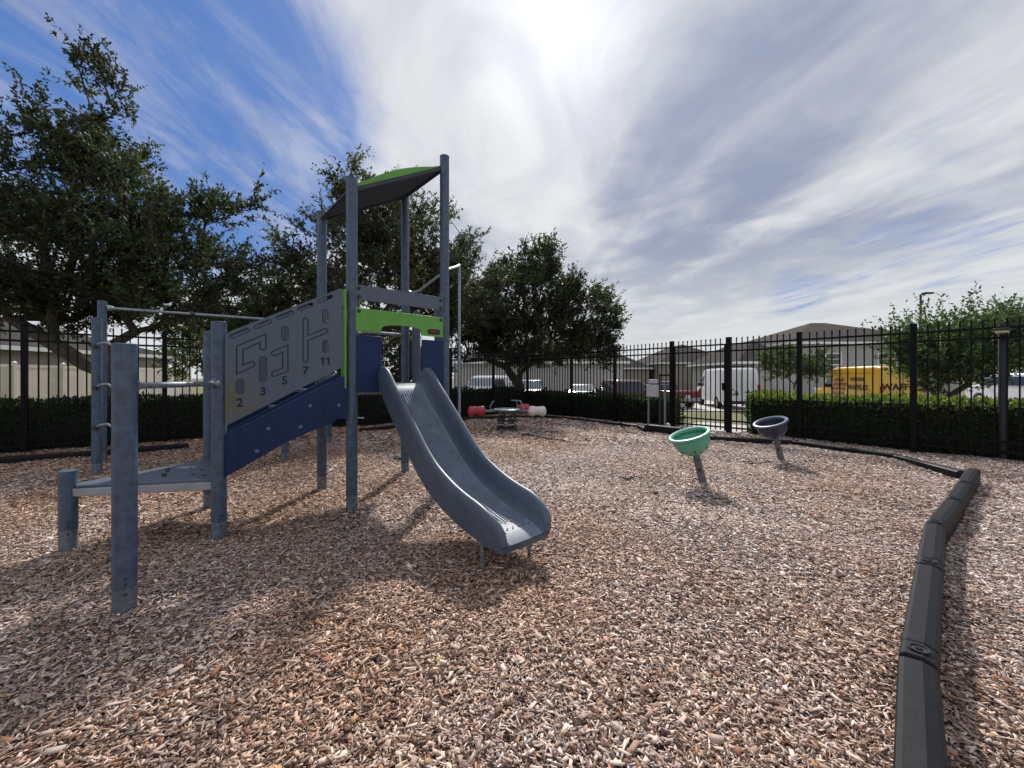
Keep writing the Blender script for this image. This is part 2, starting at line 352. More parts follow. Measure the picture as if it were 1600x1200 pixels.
# ------------------------------------------------------------------ ground
def sstep(x): x = np.clip(x, 0, 1); return x*x*(3-2*x)
def terrain_z(x, y):
    p, q = (x-A0[0])*UX+(y-A0[1])*UY, -(x-A0[0])*UY+(y-A0[1])*UX
    d = np.maximum(p-9.7, q-8.2); w = sstep((x+15)/8)
    return -.6*sstep(d/4.)*w+.2*sstep((x-23)/4)*sstep((y-14)/6)*(y < 44)
def hum(x, y):      # low mounds of the mulch
    return .018*np.sin(x*1.9+y*.7)*np.sin(y*1.6-x*.4)+.012*np.sin(x*4.1+1)*np.sin(y*3.7+2)
def in_play(x, y):
    p, q = (x-A0[0])*UX+(y-A0[1])*UY, -(x-A0[0])*UY+(y-A0[1])*UX
    return (p < 8.3) & (q < 6.45)
def grid(xs, ys, zf):
    X, Y = np.meshgrid(xs, ys, indexing='xy'); co = np.stack([X, Y, zf(X, Y)], -1).reshape(-1, 3); nx, ny = len(xs), len(ys)
    i = np.arange(nx-1)[None, :]+np.arange(ny-1)[:, None]*nx; i = i.ravel()
    return co, np.stack([i, i+1, i+1+nx, i+nx], -1)
gx = np.concatenate([np.linspace(-400, -40, 19), np.arange(-38, 40, .5), np.linspace(42, 400, 19)]); gy = np.concatenate([np.linspace(-60, -6, 8), np.arange(-5, 45, .5), np.linspace(48, 600, 22)])
co_, q_ = grid(gx, gy, lambda x, y: terrain_z(x, y)-.045)
M['lawn'] = mat('lawn', (.10, .115, .04), .95, col2=(.19, .165, .08), vscale=1.4, bump=.9, bscale=30, coord='Object')
kind(np_mesh('lawn', co_, q_, M['lawn'], smooth=True), 'structure')
def chip_ground():
    m = mat('mulch', (.2, .15, .12), .95); nt = m.node_tree; L = nt.links; b = nt.nodes['Principled BSDF']
    tc = nd(nt, 'ShaderNodeTexCoord'); 
    no = nd(nt, 'ShaderNodeTexNoise'); no.inputs['Scale'].default_value = 12; L.new(tc.outputs['Object'], no.inputs['Vector'])
    mp = nd(nt, 'ShaderNodeMix', data_type='VECTOR'); mp.inputs['Factor'].default_value = .12; L.new(tc.outputs['Object'], mp.inputs['A']); L.new(no.outputs['Color'], mp.inputs['B'])
    sc = nd(nt, 'ShaderNodeVectorMath', operation='MULTIPLY'); sc.inputs[1].default_value = (1, 2.2, 1); L.new(mp.outputs['Result'], sc.inputs[0])
    vo = nd(nt, 'ShaderNodeTexVoronoi'); vo.inputs['Scale'].default_value = 26; L.new(sc.outputs[0], vo.inputs['Vector'])
    r = nd(nt, 'ShaderNodeValToRGB'); e = r.color_ramp.elements
    e[0].position = 0; e[0].color = (.03, .022, .018, 1); e[1].position = 1; e[1].color = (.42, .35, .30, 1)
    for p_, c_ in ((.3, (.09, .06, .045, 1)), (.55, (.20, .15, .125, 1)), (.8, (.30, .23, .19, 1))):
        x = e.new(p_); x.color = c_
    sp = nd(nt, 'ShaderNodeSeparateColor'); L.new(vo.outputs['Color'], sp.inputs[0]); L.new(sp.outputs[0], r.inputs['Fac'])
    L.new(r.outputs['Color'], b.inputs['Base Color'])
    bp = nd(nt, 'ShaderNodeBump'); bp.inputs['Strength'].default_value = .8; bp.inputs['Distance'].default_value = .02; L.new(vo.outputs['Distance'], bp.inputs['Height']); L.new(bp.outputs['Normal'], b.inputs['Normal'])
    return m
M['mulch'] = chip_ground()
ps, qs = np.arange(-16, 9.71, .13), np.arange(-14, 8.21, .13)
PG, QG = np.meshgrid(ps, qs, indexing='xy'); XG, YG = A0[0]+UX*PG-UY*QG, A0[1]+UY*PG+UX*QG
i_ = (np.arange(len(ps)-1)[None, :]+np.arange(len(qs)-1)[:, None]*len(ps)).ravel()
kind(np_mesh('mulch_ground', np.stack([XG, YG, hum(XG, YG)-.012], -1).reshape(-1, 3), np.stack([i_, i_+1, i_+1+len(ps), i_+len(ps)], -1), M['mulch'], smooth=True), 'structure')

PAL = np.array([(.70, .59, .52), (.58, .47, .41), (.46, .355, .305), (.34, .245, .20), (.17, .11, .085), (.07, .045, .036), (.47, .29, .16), (.45, .41, .40), (.80, .71, .65), (.29, .14, .085)])
PW = np.array([.16, .15, .13, .12, .12, .11, .04, .06, .08, .03]); PW /= PW.sum()
def scatter(n, y0, y1, spread):
    out = []; tot = 0
    while tot < n:
        y = np.sqrt(RNG.uniform(y0*y0, y1*y1, n)); x = RNG.uniform(-1, 1, n)*spread*y
        k = in_play(x, y); out.append(np.stack([x[k], y[k]], -1)); tot += k.sum()
    return np.concatenate(out)[:n]
def tint(xy):     # browner, fresher patches across the bed
    a = np.sin(xy[:, 0]*.9+1.3)*np.sin(xy[:, 1]*1.1-.6)+.6*np.sin(xy[:, 0]*2.3-xy[:, 1]*1.7)
    return np.clip(.42+.36*a-.10*xy[:, 0]+.12*np.sin(xy[:, 0]*5.1+xy[:, 1]*3.3), 0, 1)
def chips(name, xy, lmean, wmean, boxy, zl, zoff=None):
    n = len(xy); l = lmean*np.exp(RNG.normal(0, .48, n)); w = wmean*np.exp(RNG.normal(0, .45, n)); l = np.maximum(l, w*1.9); t = w*RNG.uniform(.07, .18, n)
    yaw = RNG.uniform(0, 2*PI, n); pit = RNG.normal(0, .17, n); rol = RNG.normal(0, .27, n)
    ex = np.stack([np.cos(yaw)*np.cos(pit), np.sin(yaw)*np.cos(pit), np.sin(pit)], -1)
    h = np.stack([-np.sin(yaw), np.cos(yaw), np.zeros(n)], -1); up = np.cross(ex, h)
    ey = h*np.cos(rol)[:, None]+up*np.sin(rol)[:, None]; ez = np.cross(ex, ey)
    c = np.stack([xy[:, 0], xy[:, 1], hum(xy[:, 0], xy[:, 1])+RNG.uniform(-.004, zl, n) if zoff is None else np.full(n, zoff)], -1)
    if zoff is not None: pit *= .15; rol *= .15; ex = np.stack([np.cos(yaw)*np.cos(pit), np.sin(yaw)*np.cos(pit), np.sin(pit)], -1); ey = np.cross(np.array([0, 0, 1.]), ex); ey /= np.linalg.norm(ey, axis=1, keepdims=True); ez = np.cross(ex, ey)
    ci = RNG.choice(len(PAL), n, p=PW); col = PAL[ci]*RNG.uniform(.8, 1.2, (n, 1))*np.array([1.10, 1.09, 1.11]); tn = tint(xy)[:, None]
    col = col*(1-tn*np.array([.16, .30, .42]))
    tp = RNG.uniform(.35, 1., (n, 2)); sk = RNG.uniform(-.35, .35, (n, 2))
    def corner(a, b, e, k): return c+ex*(l/2*a*(1-abs(sk[:, k])*(.5+.5*b*np.sign(sk[:, k]))))[:, None]+ey*(w/2*b*tp[:, k])[:, None]+ez*(t/2*e)[:, None]
    if boxy:
        vs = np.stack([corner(a, b, e, 0 if a < 0 else 1) for e in (-1, 1) for a, b in ((-1, -1), (1, -1), (1, 1), (-1, 1))], 1)
        fq = np.array([(4, 5, 6, 7), (0, 1, 5, 4), (1, 2, 6, 5), (2, 3, 7, 6), (3, 0, 4, 7)]); k = 8
    else:
        vs = np.stack([corner(a, b, 0, 0 if a < 0 else 1) for a, b in ((-1, -1), (1, -1), (1, 1), (-1, 1))], 1)
        fq = np.array([(0, 1, 2, 3)]); k = 4
    F = (fq[None]+(np.arange(n)*k)[:, None, None]).reshape(-1, 4); C = np.repeat(np.concatenate([col, np.ones((n, 1))], 1), k, 0)
    return vs.reshape(-1, 3), F, C
M['chip'] = mat('wood_chip', (.3, .25, .2), .8, attr='Col', spec=.35)
parts = [chips('a', scatter(205000, .95, 3.3, 1.55), .0205, .0074, True, .024), chips('f', scatter(130000, .95, 3.3, 1.55), .010, .0038, False, .020), chips('a2', scatter(900, 1.0, 4., 1.5), .032, .011, True, .03), chips('b', scatter(400000, 3.2, 7.5, 1.5), .0255, .0088, False, .028), chips('c', scatter(90000, 7.3, 14, 1.5), .05, .016, False, .035)]
off = 0; vv = []; ff = []; cc = []
for a, b, c in parts:
    vv.append(a); ff.append(b+off); cc.append(c); off += len(a)
kind(np_mesh('wood_chips', np.concatenate(vv), np.concatenate(ff), M['chip'], np.concatenate(cc)), 'stuff')

# concrete path from the gate and the parking pavement
def sheet(name, poly, m, lift=.0, n=24):
    # poly: 4 corners, subdivided and laid on the terrain
    a, b, c, d = [np.array(p, float) for p in poly]; s = np.linspace(0, 1, n); co = []
    for t in s:
        l, r = a+(d-a)*t, b+(c-b)*t
        for k in s: co.append(l+(r-l)*k)
    co = np.array(co); z = terrain_z(co[:, 0], co[:, 1])+lift; i = (np.arange(n-1)[None, :]+np.arange(n-1)[:, None]*n).ravel()
    return kind(np_mesh(name, np.column_stack([co, z]), np.stack([i, i+1, i+1+n, i+n], -1), m, smooth=True), 'structure')
g1, g2 = W(8.32, -.42), W(8.32, 1.1); 
sheet('path', [(g1.x, g1.y), W(16.5, -.5)[:2], W(16.5, .98)[:2], (g2.x, g2.y)], M['concrete'], .012)
sheet('pavement', [(-22, 21.8), (48, 21.8), (48, 35), (-22, 35)], M['concrete'], .0, 60)

# ------------------------------------------------------------------ play tower
T = thing('play_tower', 'tall playground tower with blue slide, numbered grey stair panel and green roof', 'play structure', W(0, 0))
def post(p, q, h, parent, joint=.15, w=None):
    c = w if w is not None else W(p, q); r = .0508
    o = MB().lathe([(0, joint), (r, joint), (r, h-.012), (r-.004, h-.010)], c, Z, 24).build('post', M['post'], parent)
    MB().lathe([(r-.004, h-.012), (r+.0015, h-.012), (r+.0015, h-.003), (r-.006, h), (0, h+.002)], c, Z, 24).build('cap', M['post'], o)
    f = MB().lathe([(r-.001, -.12), (r-.001, joint-.002), (0, joint-.002)], c, Z, 24).build('foot', M['foot'], o)
    b = Each('bolt', M['bolt'], o)
    for k, zz in enumerate((joint+.02, joint+.05, joint-.03)):
        for a in (-2.5, -.75):
            b.ball(c+V((math.cos(a)*r, math.sin(a)*r, zz)), .007, 8, 5)
    return o
HA = dict(A=(0, 0, 3.12), B=(1, 0, 3.69), C=(1, .97, 3.61), D=(0, .97, 3.11), S1=(-1, 0, 1.68), S2=(-1, .97, 1.69), L=(-1.84, .485, .58), K=(None,), )
for k in 'ABCD': post(*HA[k], T)
post(*HA['S1'], T); post(*HA['S2'], T); post(*HA['L'], T, joint=.16)
KP = V((-2.05, 2.08, 0)); post(0, 0, 1.43, T, joint=.15, w=KP)

# stair side panels (number panel in front, plain one behind)
def P2(p, z, q): return W(p, q, z)
QF = -.045
outer = [(-.966, .878), (-.107, 1.343), (-.107, 2.055), (-.125, 2.056), (-.925, 1.612), (-.952, 1.59), (-.966, 1.555)]
slots = [((-.925, 1.567), (-.825, 1.624)), ((-.768, 1.652), (-.672, 1.708)), ((-.612, 1.742), (-.513, 1.797)), ((-.456, 1.83), (-.36, 1.885)), ((-.298, 1.92), (-.2, 1.973))]
caps = [((-.872, 1.214), (-.872, 1.146), .022), ((-.719, 1.393), (-.719, 1.239), .024), ((-.564, 1.652), (-.564, 1.583), .022), ((-.249, 1.829), (-.249, 1.756), .02), ((-.249, 1.558), (-.249, 1.492), .02)]
holes = [capsule(a, b, .0125) for a, b in slots]+[capsule(a, b, r) for a, b, r in caps]
O_ = W(0, QF, 0); pan = slab('number_panel', outer, holes, O_, U, Z, .016, M['hplmoss'], T)
F_ = W(0, QF-.016, 0); F2 = W(0, QF-.0163, 0)
eyb = MB()
mz = [stroke_outline([(-.796, 1.355), (-.874, 1.313), (-.874, 1.481), (-.72, 1.567), (-.72, 1.495)], .021), stroke_outline([(-.642, 1.45), (-.561, 1.491), (-.561, 1.317), (-.64, 1.279)], .019)]
r_ = .019; d_ = V((.161, .083)).normalized(); n_ = V((-d_.y, d_.x)); e0 = V((-.408, 1.581)); e1 = V((-.247, 1.664))
cap_ = [e1+V((math.cos(math.atan2(d_.y, d_.x)-PI/2+PI*i/6), math.sin(math.atan2(d_.y, d_.x)-PI/2+PI*i/6)))*r_ for i in range(7)]
xl = -.408+r_; 
def yat(off): k = (xl-(e0.x+n_.x*off))/d_.x; return e0.y+n_.y*off+d_.y*k
t7 = [(-.408-r_, 1.402)]+[(-.408+r_*math.cos(PI+PI*i/6), 1.402+r_*math.sin(PI+PI*i/6)) for i in range(1, 7)]+[(xl, yat(-r_))]+[tuple(x) for x in cap_]+[(xl, yat(r_))]+[(-.408+r_*math.cos(PI*i/6), 1.741+r_*math.sin(PI*i/6)) for i in range(7)]
mz.append(t7)
for l in mz: groove(eyb, l, .0085, F_, U, Z, .0015)
for a, b, r in caps: groove(eyb, capsule(a, b, r+.003), .004, F_, U, Z, .001)
for a, b in slots: groove(eyb, capsule(a, b, .0152), .004, F_, U, Z, .001)
eyb.build('maze_groove', M['ink'], pan)
for s, p, z in (('2', -.874, 1.051), ('3', -.72, 1.137), ('5', -.566, 1.224), ('7', -.409, 1.309)):
    text(s, .092, W(p, QF-.018, z), U, Z, M['ink'], pan, 'number', bold=.002, th=.001)
for dp in (-.024, .022):     # the two ones, each with its flag
    slab('number', [(-.249+dp+a, 1.396+b_) for a, b_ in ((-.002, -.033), (.013, -.033), (.013, .034), (.001, .034), (-.018, .021), (-.018, .009), (-.002, .019))], [], W(0, QF-.0165, 0), U, Z, .0015, M['ink'], pan)
outer_b = [(-.966, .878), (-.107, 1.343), (-.107, 2.055), (-.125, 2.056), (-.925, 1.612), (-.952, 1.59), (-.966, 1.555)]
slab('side_panel', outer_b, [], W(0, 1.03, 0), U, Z, .016, M['hplgrey'], T, .002)
st = [(-.966, .815), (-.107, 1.262), (-.06, 1.262), (-.06, .883), (-.107, .883), (-.545, .713), (-.966, .486)]
sf = slab('stringer', st, [], W(0, -.035, 0), U, Z, .02, M['blue'], T, .003); sb = slab('stringer', st, [], W(0, 1.02, 0), U, Z, .02, M['blue'], T, .003)
b = Each('bolt_cap', M['boltlight'], sf)
for p, z in ((-.682, .834), (-.37, 1.004), (-.446, .829), (-.133, .999), (-.76, .66)):
    b.lathe([(0, 0), (.017, 0), (.017, .005), (.011, .011), (0, .012)][::-1], W(p, -.055, z), -Q, 14)
for i in range(4):
    p = -.86+i*.235; z = .62+i*.165
    MB().box(W(p, .485, z), (.26, .98, .035), U, Q, Z).build('step', M['hplgrey'], T, .004)
MB().prism([W(p, .0, z) for p, z in ((-.94, .84), (-.107, 1.30), (-.107, 1.20), (-.94, .74))], Q*.02).build('riser_board', M['blue'], T)
# green panel at the tower entrance, edge towards the camera
slab('entrance_panel', [(-.055, 1.15), (.045, 1.15), (.045, 2.06), (-.055, 2.06)], [capsule((.0, 1.75), (.0, 1.9), .016)], W(-.085, 0, 0), Q, Z, .02, M['green'], T, .003)
# slide face
QA = -.03
gb = slab('crossbar_panel', [(.02, 1.98), (.955, 1.98), (.955, 2.12), (.02, 2.12)], [], W(0, QA, 0), U, Z, .018, M['hplgrey'], T, .003)
arch = [(.02, 1.688), (.262, 1.688), (.266, 1.715), (.276, 1.738), (.30, 1.752), (.35, 1.764), (.44, 1.771), (.526, 1.772), (.61, 1.766), (.67, 1.755), (.69, 1.735), (.70, 1.69), (.955, 1.687), (.955, 1.903), (.02, 1.903)]
ga = slab('arch_panel', arch, [], W(0, QA, 0), U, Z, .018, M['green'], T, .003)
slab('infill_panel', [(.02, 1.112), (.27, 1.112), (.27, 1.648), (.02, 1.648)], [], W(0, QA, 0), U, Z, .018, M['blue'], T, .003)
slab('infill_panel', [(.70, 1.112), (.955, 1.112), (.955, 1.648), (.70, 1.648)], [], W(0, QA, 0), U, Z, .018, M['blue'], T, .003)
MB().lathe([(0, 0), (.03, 0), (.03, .02)], W(.06, QA, 1.665), Z, 10).build('spacer', M['galv'], T)
def bolts(par, pts):
    b = Each('bolt', M['bolt'], par)
    for p, z in pts: b.lathe([(.017, 0), (.017, .004), (.012, .011), (0, .012)], W(p, QA-.0185, z), -Q, 12)
bolts(gb, [(.048, 2.088), (.048, 2.005), (.925, 2.088), (.925, 2.005)]); bolts(ga, [(.048, 1.874), (.925, 1.872)])
lg = slab('badge', capsule((.79, 1.737), (.888, 1.737), .028), [], W(0, QA-.0185, 0), U, Z, .004, M['ink'], ga, 0)
text('KOMPAN', .03, W(.839, QA-.0240, 1.737), U, Z, M['red_ink'], lg, 'lettering', bold=.0006, th=.0006)
# decks
dk = MB().prism([W(.05, -.02, 1.165), W(.95, -.02, 1.165), W(.95, .99, 1.165), W(.05, .99, 1.165)], Z*.02).build('upper_deck', M['hplgrey'], T)
MB().box(W(.5, .485, 1.125), (.9, .84, .078), U, Q, Z).build('deck_frame', M['alu'], T, .004)
MB().box(W(-.02, .485, 1.125), (.05, .86, .07), U, Q, Z).build('deck_beam', M['alu'], T, .004)
tri = [(-1.0, .02), (-1.0, .95), (-1.80, .485)]
def tdk(z): return [W(p, q, z) for p, q in ((-.99, -.015), (-.99, .985), (-1.80, .53), (-1.80, .44))]
MB().prism(tdk(.455), Z*.018).build('lower_deck', M['hplgrey'], T, .003)
fr = tdk(.395); m_ = MB()
for i in range(4): m_.beam(fr[i]+Z*.028, fr[(i+1) % 4]+Z*.028, .03, .056)
m_.build('deck_edge', M['alu'], T, .004)
m_ = Each('drain_hole', M['ink'], T)
for p, q, l in ((-1.15, .3, 0), (-1.15, .62, 0), (-1.32, .42, .06), (-1.3, .62, .06), (-1.08, .2, 0), (-1.08, .45, 0)):
    m_.prism([W(p+a, q+b_, .4735) for a, b_ in capsule((0, -l), (0, l+.001), .016)], Z*.0015)
# grab bar from the front post to the stair post
def bar(pts, r, m, name, parent, seg=12):
    return MB().tube(pts, r, seg).build(name, m, parent)
b1_ = W(-1, 0, 1.205); a1_ = V((KP.x, KP.y, 1.205)); dd = (b1_-a1_).normalized()
gbar = bar([a1_+dd*.05, b1_-dd*.05], .019, M['galv'], 'grab_bar', T)
MB().lathe([(0, 0), (.036, 0), (.036, .02), (.022, .045), (0, .045)], b1_-dd*.048, -dd, 16).build('flange', M['galv'], gbar)
MB().lathe([(0, 0), (.036, 0), (.036, .02), (.022, .045), (0, .045)], a1_+dd*.048, dd, 16).build('flange', M['galv'], gbar)
# roof: tilted arched lens held by the four posts
def roofz(p, q): return 3.045+.56*p+.015*q
rv = MB(); N_ = 14
def rp(i, q, up): p = .0+1.0*i/N_; return W(p, q, roofz(p, q)+(.062*math.sin(PI*min(1., p/.9)) if up else 0)+(.001 if up else -.014))
q0, q1 = .02, .95
vs = []; fs = []
for i in range(N_+1): vs += [rp(i, q0, 0), rp(i, q1, 0), rp(i, q1, 1), rp(i, q0, 1)]
gfs = []
for i in range(N_):
    a = i*4
    for k in range(4): fs.append((a+k, a+4+k, a+4+(k+1) % 4, a+(k+1) % 4))
fs += [(3, 2, 1, 0), tuple(N_*4+k for k in range(4))]
rt = MB().add(vs, fs).build('roof', M['green'], T)
un = MB().prism([W(-.03, .0, roofz(-.03, 0)-.034), W(1.03, .0, roofz(1.03, 0)-.034), W(1.03, .97, roofz(1.03, .97)-.034), W(-.03, .97, roofz(-.03, .97)-.034)], Z*.018).build('roof_soffit', M['roofdark'], rt)
rl = Each('roof_rail', M['roofdark'], T)
for q in (.0, .97): rl.tube([W(-.0, q, roofz(0, q)-.05), W(1.0, q, roofz(1, q)-.05)], .014, 8)
rl.tube([W(.0, .03, roofz(0, 0)-.045), W(.0, .94, roofz(0, 1)-.045)], .02, 8); rl.tube([W(1., .03, roofz(1, 0)-.045), W(1., .94, roofz(1, 1)-.045)], .018, 8)
# curved grab rails and the sliding pole on the far side
pt = V((-.70, 5.22, 0))
r1 = MB().tube([W(1.05, .97, 2.37), W(1.09, .97, 2.36), W(1.16, .90, 2.38), V((-.98, 5.10, 2.55)), V((-.80, 5.2, 2.70)), pt+Z*2.73], .016, 10).build('pole_rail', M['galv'], T)
MB().tube([W(1.045, .02, 2.45), W(1.08, .06, 2.47), pt+V((-.02, -.2, 2.66)), pt+Z*2.74], .017, 10).build('pole_rail', M['galv'], T)
MB().tube([pt+Z*2.75, pt+Z*1.4, pt-Z*.1], .019, 12).build('fire_pole', M['galv'], T)
# tall grey climbing panel and net on the back sides
wall = [(.0, 1.05), (.2, 1.05), (.2, 2.02), (.185, 2.07), (.15, 2.10), (.05, 2.10), (.015, 2.07), (.0, 2.02)]
slab('climbing_panel', wall, [capsule((.15, 1.55), (.15, 1.65), .012)], W(1.06, .70, 0), Q, Z, .018, M['hplgrey'], T, .003)
slab('side_panel', [(.02, 1.55), (.2, 1.55), (.2, 2.05), (.02, 2.05)], [], W(1.02, .06, 0), Q, Z, .018, M['hplgrey'], T, .003)
bar([W(.05, .97, 1.80), W(.95, .97, 1.80)], .018, M['galv'], 'net_bar', T)
net = MB(); bpos = []
for k in range(4):
    p = .18+k*.2; net.tube([W(p, .99, 1.8), W(p, 1.10, 1.5), W(p, 1.24, 1.12)], .008, 6)
    for j in range(3): bpos.append(W(p, 1.02+.08*j, 1.70-.22*j))
for j in range(3): net.tube([W(.18, 1.02+.08*j, 1.70-.22*j), W(.78, 1.02+.08*j, 1.70-.22*j)], .008, 6)
nt_ = net.build('climbing_net', M['rope'], T); be = Each('bead', M['whiteseat'], nt_)
for c in bpos: be.ball(c, .02, 8, 6)

# slide
def slide():
    prof = [(-.04, 1.186), (.06, 1.182), (.12, 1.155), (.2, 1.07), (.34, .955), (.493, .83), (.67, .685), (.84, .545), (1.0, .44), (1.1, .392), (1.218, .347), (1.32, .312), (1.42, .285), (1.52, .262), (1.62, .243), (1.70, .230), (1.77, .220), (1.82, .212), (1.855, .203), (1.88, .185)]
    # resample smoothly
    P = np.array(prof); d = np.r_[0, np.cumsum(np.hypot(*np.diff(P, axis=0).T))]; tt = np.linspace(0, d[-1], 70); s = np.interp(tt, d, P[:, 0]); z = np.interp(tt, d, P[:, 1])
    for _ in range(4): s[1:-1] = (s[:-2]+2*s[1:-1]+s[2:])/4; z[1:-1] = (z[:-2]+2*z[1:-1]+z[2:])/4
    L = tt[-1]; pc = .487; vs = []; n = len(s)
    ds = np.gradient(s); dz = np.gradient(z); ln = np.hypot(ds, dz); tx, tz = ds/ln, dz/ln
    for i in range(n):
        t = tt[i]; e = L-t
        hw = .20*min(1, .35+t/.11*.65) if t < .11 else .20-.02*min(1, max(0, t-.5)/1.2)
        if e < .34: k = max(0., 1-e/.34); hw = hw*math.sqrt(max(0., 1-k**2.4))+.010*k
        wd = .239 - (.035*max(0, 1-e/.22)**2)
        dr = .05+.03*math.sin(min(1, t/L)*PI)   # depth of the outer shell under the bed
        nx, nz = -tz[i], tx[i]
        sec = []
        bedw = wd-.055
        half = [(wd+.004, -dr), (wd+.012, -.01), (wd+.016, hw*.6), (wd+.014, hw-.012), (wd+.004, hw), (wd-.014, hw+.002), (wd-.03, hw-.010), (wd-.038, hw-.03 if hw > .05 else hw*.4), (wd-.04, hw*.45), (bedw+.006, .022 if hw > .06 else hw*.2), (bedw-.012, .005)]
        ribs = []
        m = 13
        for k in range(m*3+1):
            x = bedw-.025-(2*bedw-.05)*k/(m*3); up = -.010 if (k % 3) == 1 else 0.
            if e < .25 or t < .25: up *= .25
            ribs.append((x, up))
        sec = half+ribs+[(-x, h) for x, h in half[::-1]]+[(-wd*.6, -dr-.004), (0, -dr-.006), (wd*.6, -dr-.004)]
        for x, h in sec:
            # outer shell hangs straight down a little, the rest follows the bed normal
            vs.append(W(pc+x, -(s[i]+nx*h*1.0), z[i]+nz*h))
    k = len(sec); b0 = len(half)-1; b1 = b0+len(ribs)+1
    isb = lambda j: b0 <= j < b1
    fs = [(i*k+j, i*k+(j+1) % k, (i+1)*k+(j+1) % k, (i+1)*k+j) for i in range(n-1) for j in range(k) if not isb(j)]
    bf = [(i*k+j, i*k+(j+1) % k, (i+1)*k+(j+1) % k, (i+1)*k+j) for i in range(n-1) for j in range(k) if isb(j)]
    fs += [tuple(range(k))[::-1], tuple((n-1)*k+j for j in range(k))]
    o = MB().add(vs, fs).build('slide', M['slide'], T)
    o.data.set_sharp_from_angle(angle=math.radians(60))
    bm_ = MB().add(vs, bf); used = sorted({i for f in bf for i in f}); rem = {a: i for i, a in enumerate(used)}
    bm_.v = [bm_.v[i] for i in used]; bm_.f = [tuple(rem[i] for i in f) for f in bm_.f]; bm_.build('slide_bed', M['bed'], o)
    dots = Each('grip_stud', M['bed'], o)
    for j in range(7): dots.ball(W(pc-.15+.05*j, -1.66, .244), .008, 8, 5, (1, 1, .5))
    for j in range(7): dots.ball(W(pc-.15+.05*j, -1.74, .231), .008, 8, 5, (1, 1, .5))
    for p in (.25, .67):
        MB().tube([W(p, -1.70, .20), W(p, -1.715, -.08)], .013, 10).build('slide_leg', M['foot'], o)
    MB().box(W(pc, -.0, 1.178), (.47, .05, .012), U, Q, Z).build('slide_lip', M['alu'], o, .003)
slide()

# ------------------------------------------------------------------ climbing frame behind
CF = thing('climbing_frame', 'tall blue posts with overhead bar, hanging rope and hooked steps behind the tower', 'play structure', W(-2, 4.5))
post(-2, 3.54, 2.02, CF); post(-2.04, 4.48, 2.37, CF); post(.0, 2.86, 1.25, CF, joint=.13); post(.98, 4.12, 2.3, CF, joint=.13)
oh = bar([W(-2.0, 4.48, 2.27), W(.95, 4.12, 2.27)], .021, M['galv'], 'overhead_bar', CF)
MB().lathe([(0, 0), (.045, 0), (.04, .05), (.026, .07), (0, .07)], W(-1.99, 4.478, 2.27), U, 14).build('flange', M['galv'], oh)
for z in (1.66, 1.13, .62):
    h0 = W(-2, 3.54, z); c_ = h0+V((.04, -.04, 0))
    MB().tube([c_, c_+V((.06, 0, .03)), c_+V((.12, .02, .035)), c_+V((.18, .03, -.01)), c_+V((.28, .03, -.02)), c_+V((.42, .02, 0.))], .016, 8).build('hooked_step', M['galv'], CF)
    MB().box(h0+V((.03, -.045, -.01)), (.05, .05, .05)).build('clamp', M['bolt'], CF, .005)
bb = W(-1.02, 4.36, 2.27)
MB().tube([bb-Q*.001+U*-.03, bb+U*.03], .028, 10).build('clamp', M['bolt'], CF)
rp_ = MB(); rp_.tube([bb, bb+V((.05, 0, -.25)), bb+V((.10, 0, -.42))], .012, 8); rp_.tube([bb+V((.10, 0, -.48)), bb+V((.16, 0, -.9)), bb+V((.26, 0, -1.4))], .011, 8)
rp_.tube([W(-2, 3.6, 1.15), W(-1.5, 3.9, 1.12), W(-1.0, 4.2, 1.17)], .009, 6)
ro = rp_.build('rope', M['rope'], CF)
tr = [bb+V((.10+.032*math.cos(a), 0, -.45+.032*math.sin(a))) for a in np.linspace(0, 2*PI, 13)]
MB().tube(tr, .010, 8, False).build('ring', M['redring'], ro)
MB().prism([W(.05, 2.95, .42), W(.9, 3.6, .42), W(.9, 4.0, .42), W(.05, 3.6, .42)], Z*.2).build('low_panel', M['blue'], CF)
bar([W(1.0, 4.12, .5), W(1.7, 4.3, .42)], .018, M['galv'], 'low_bar', CF)

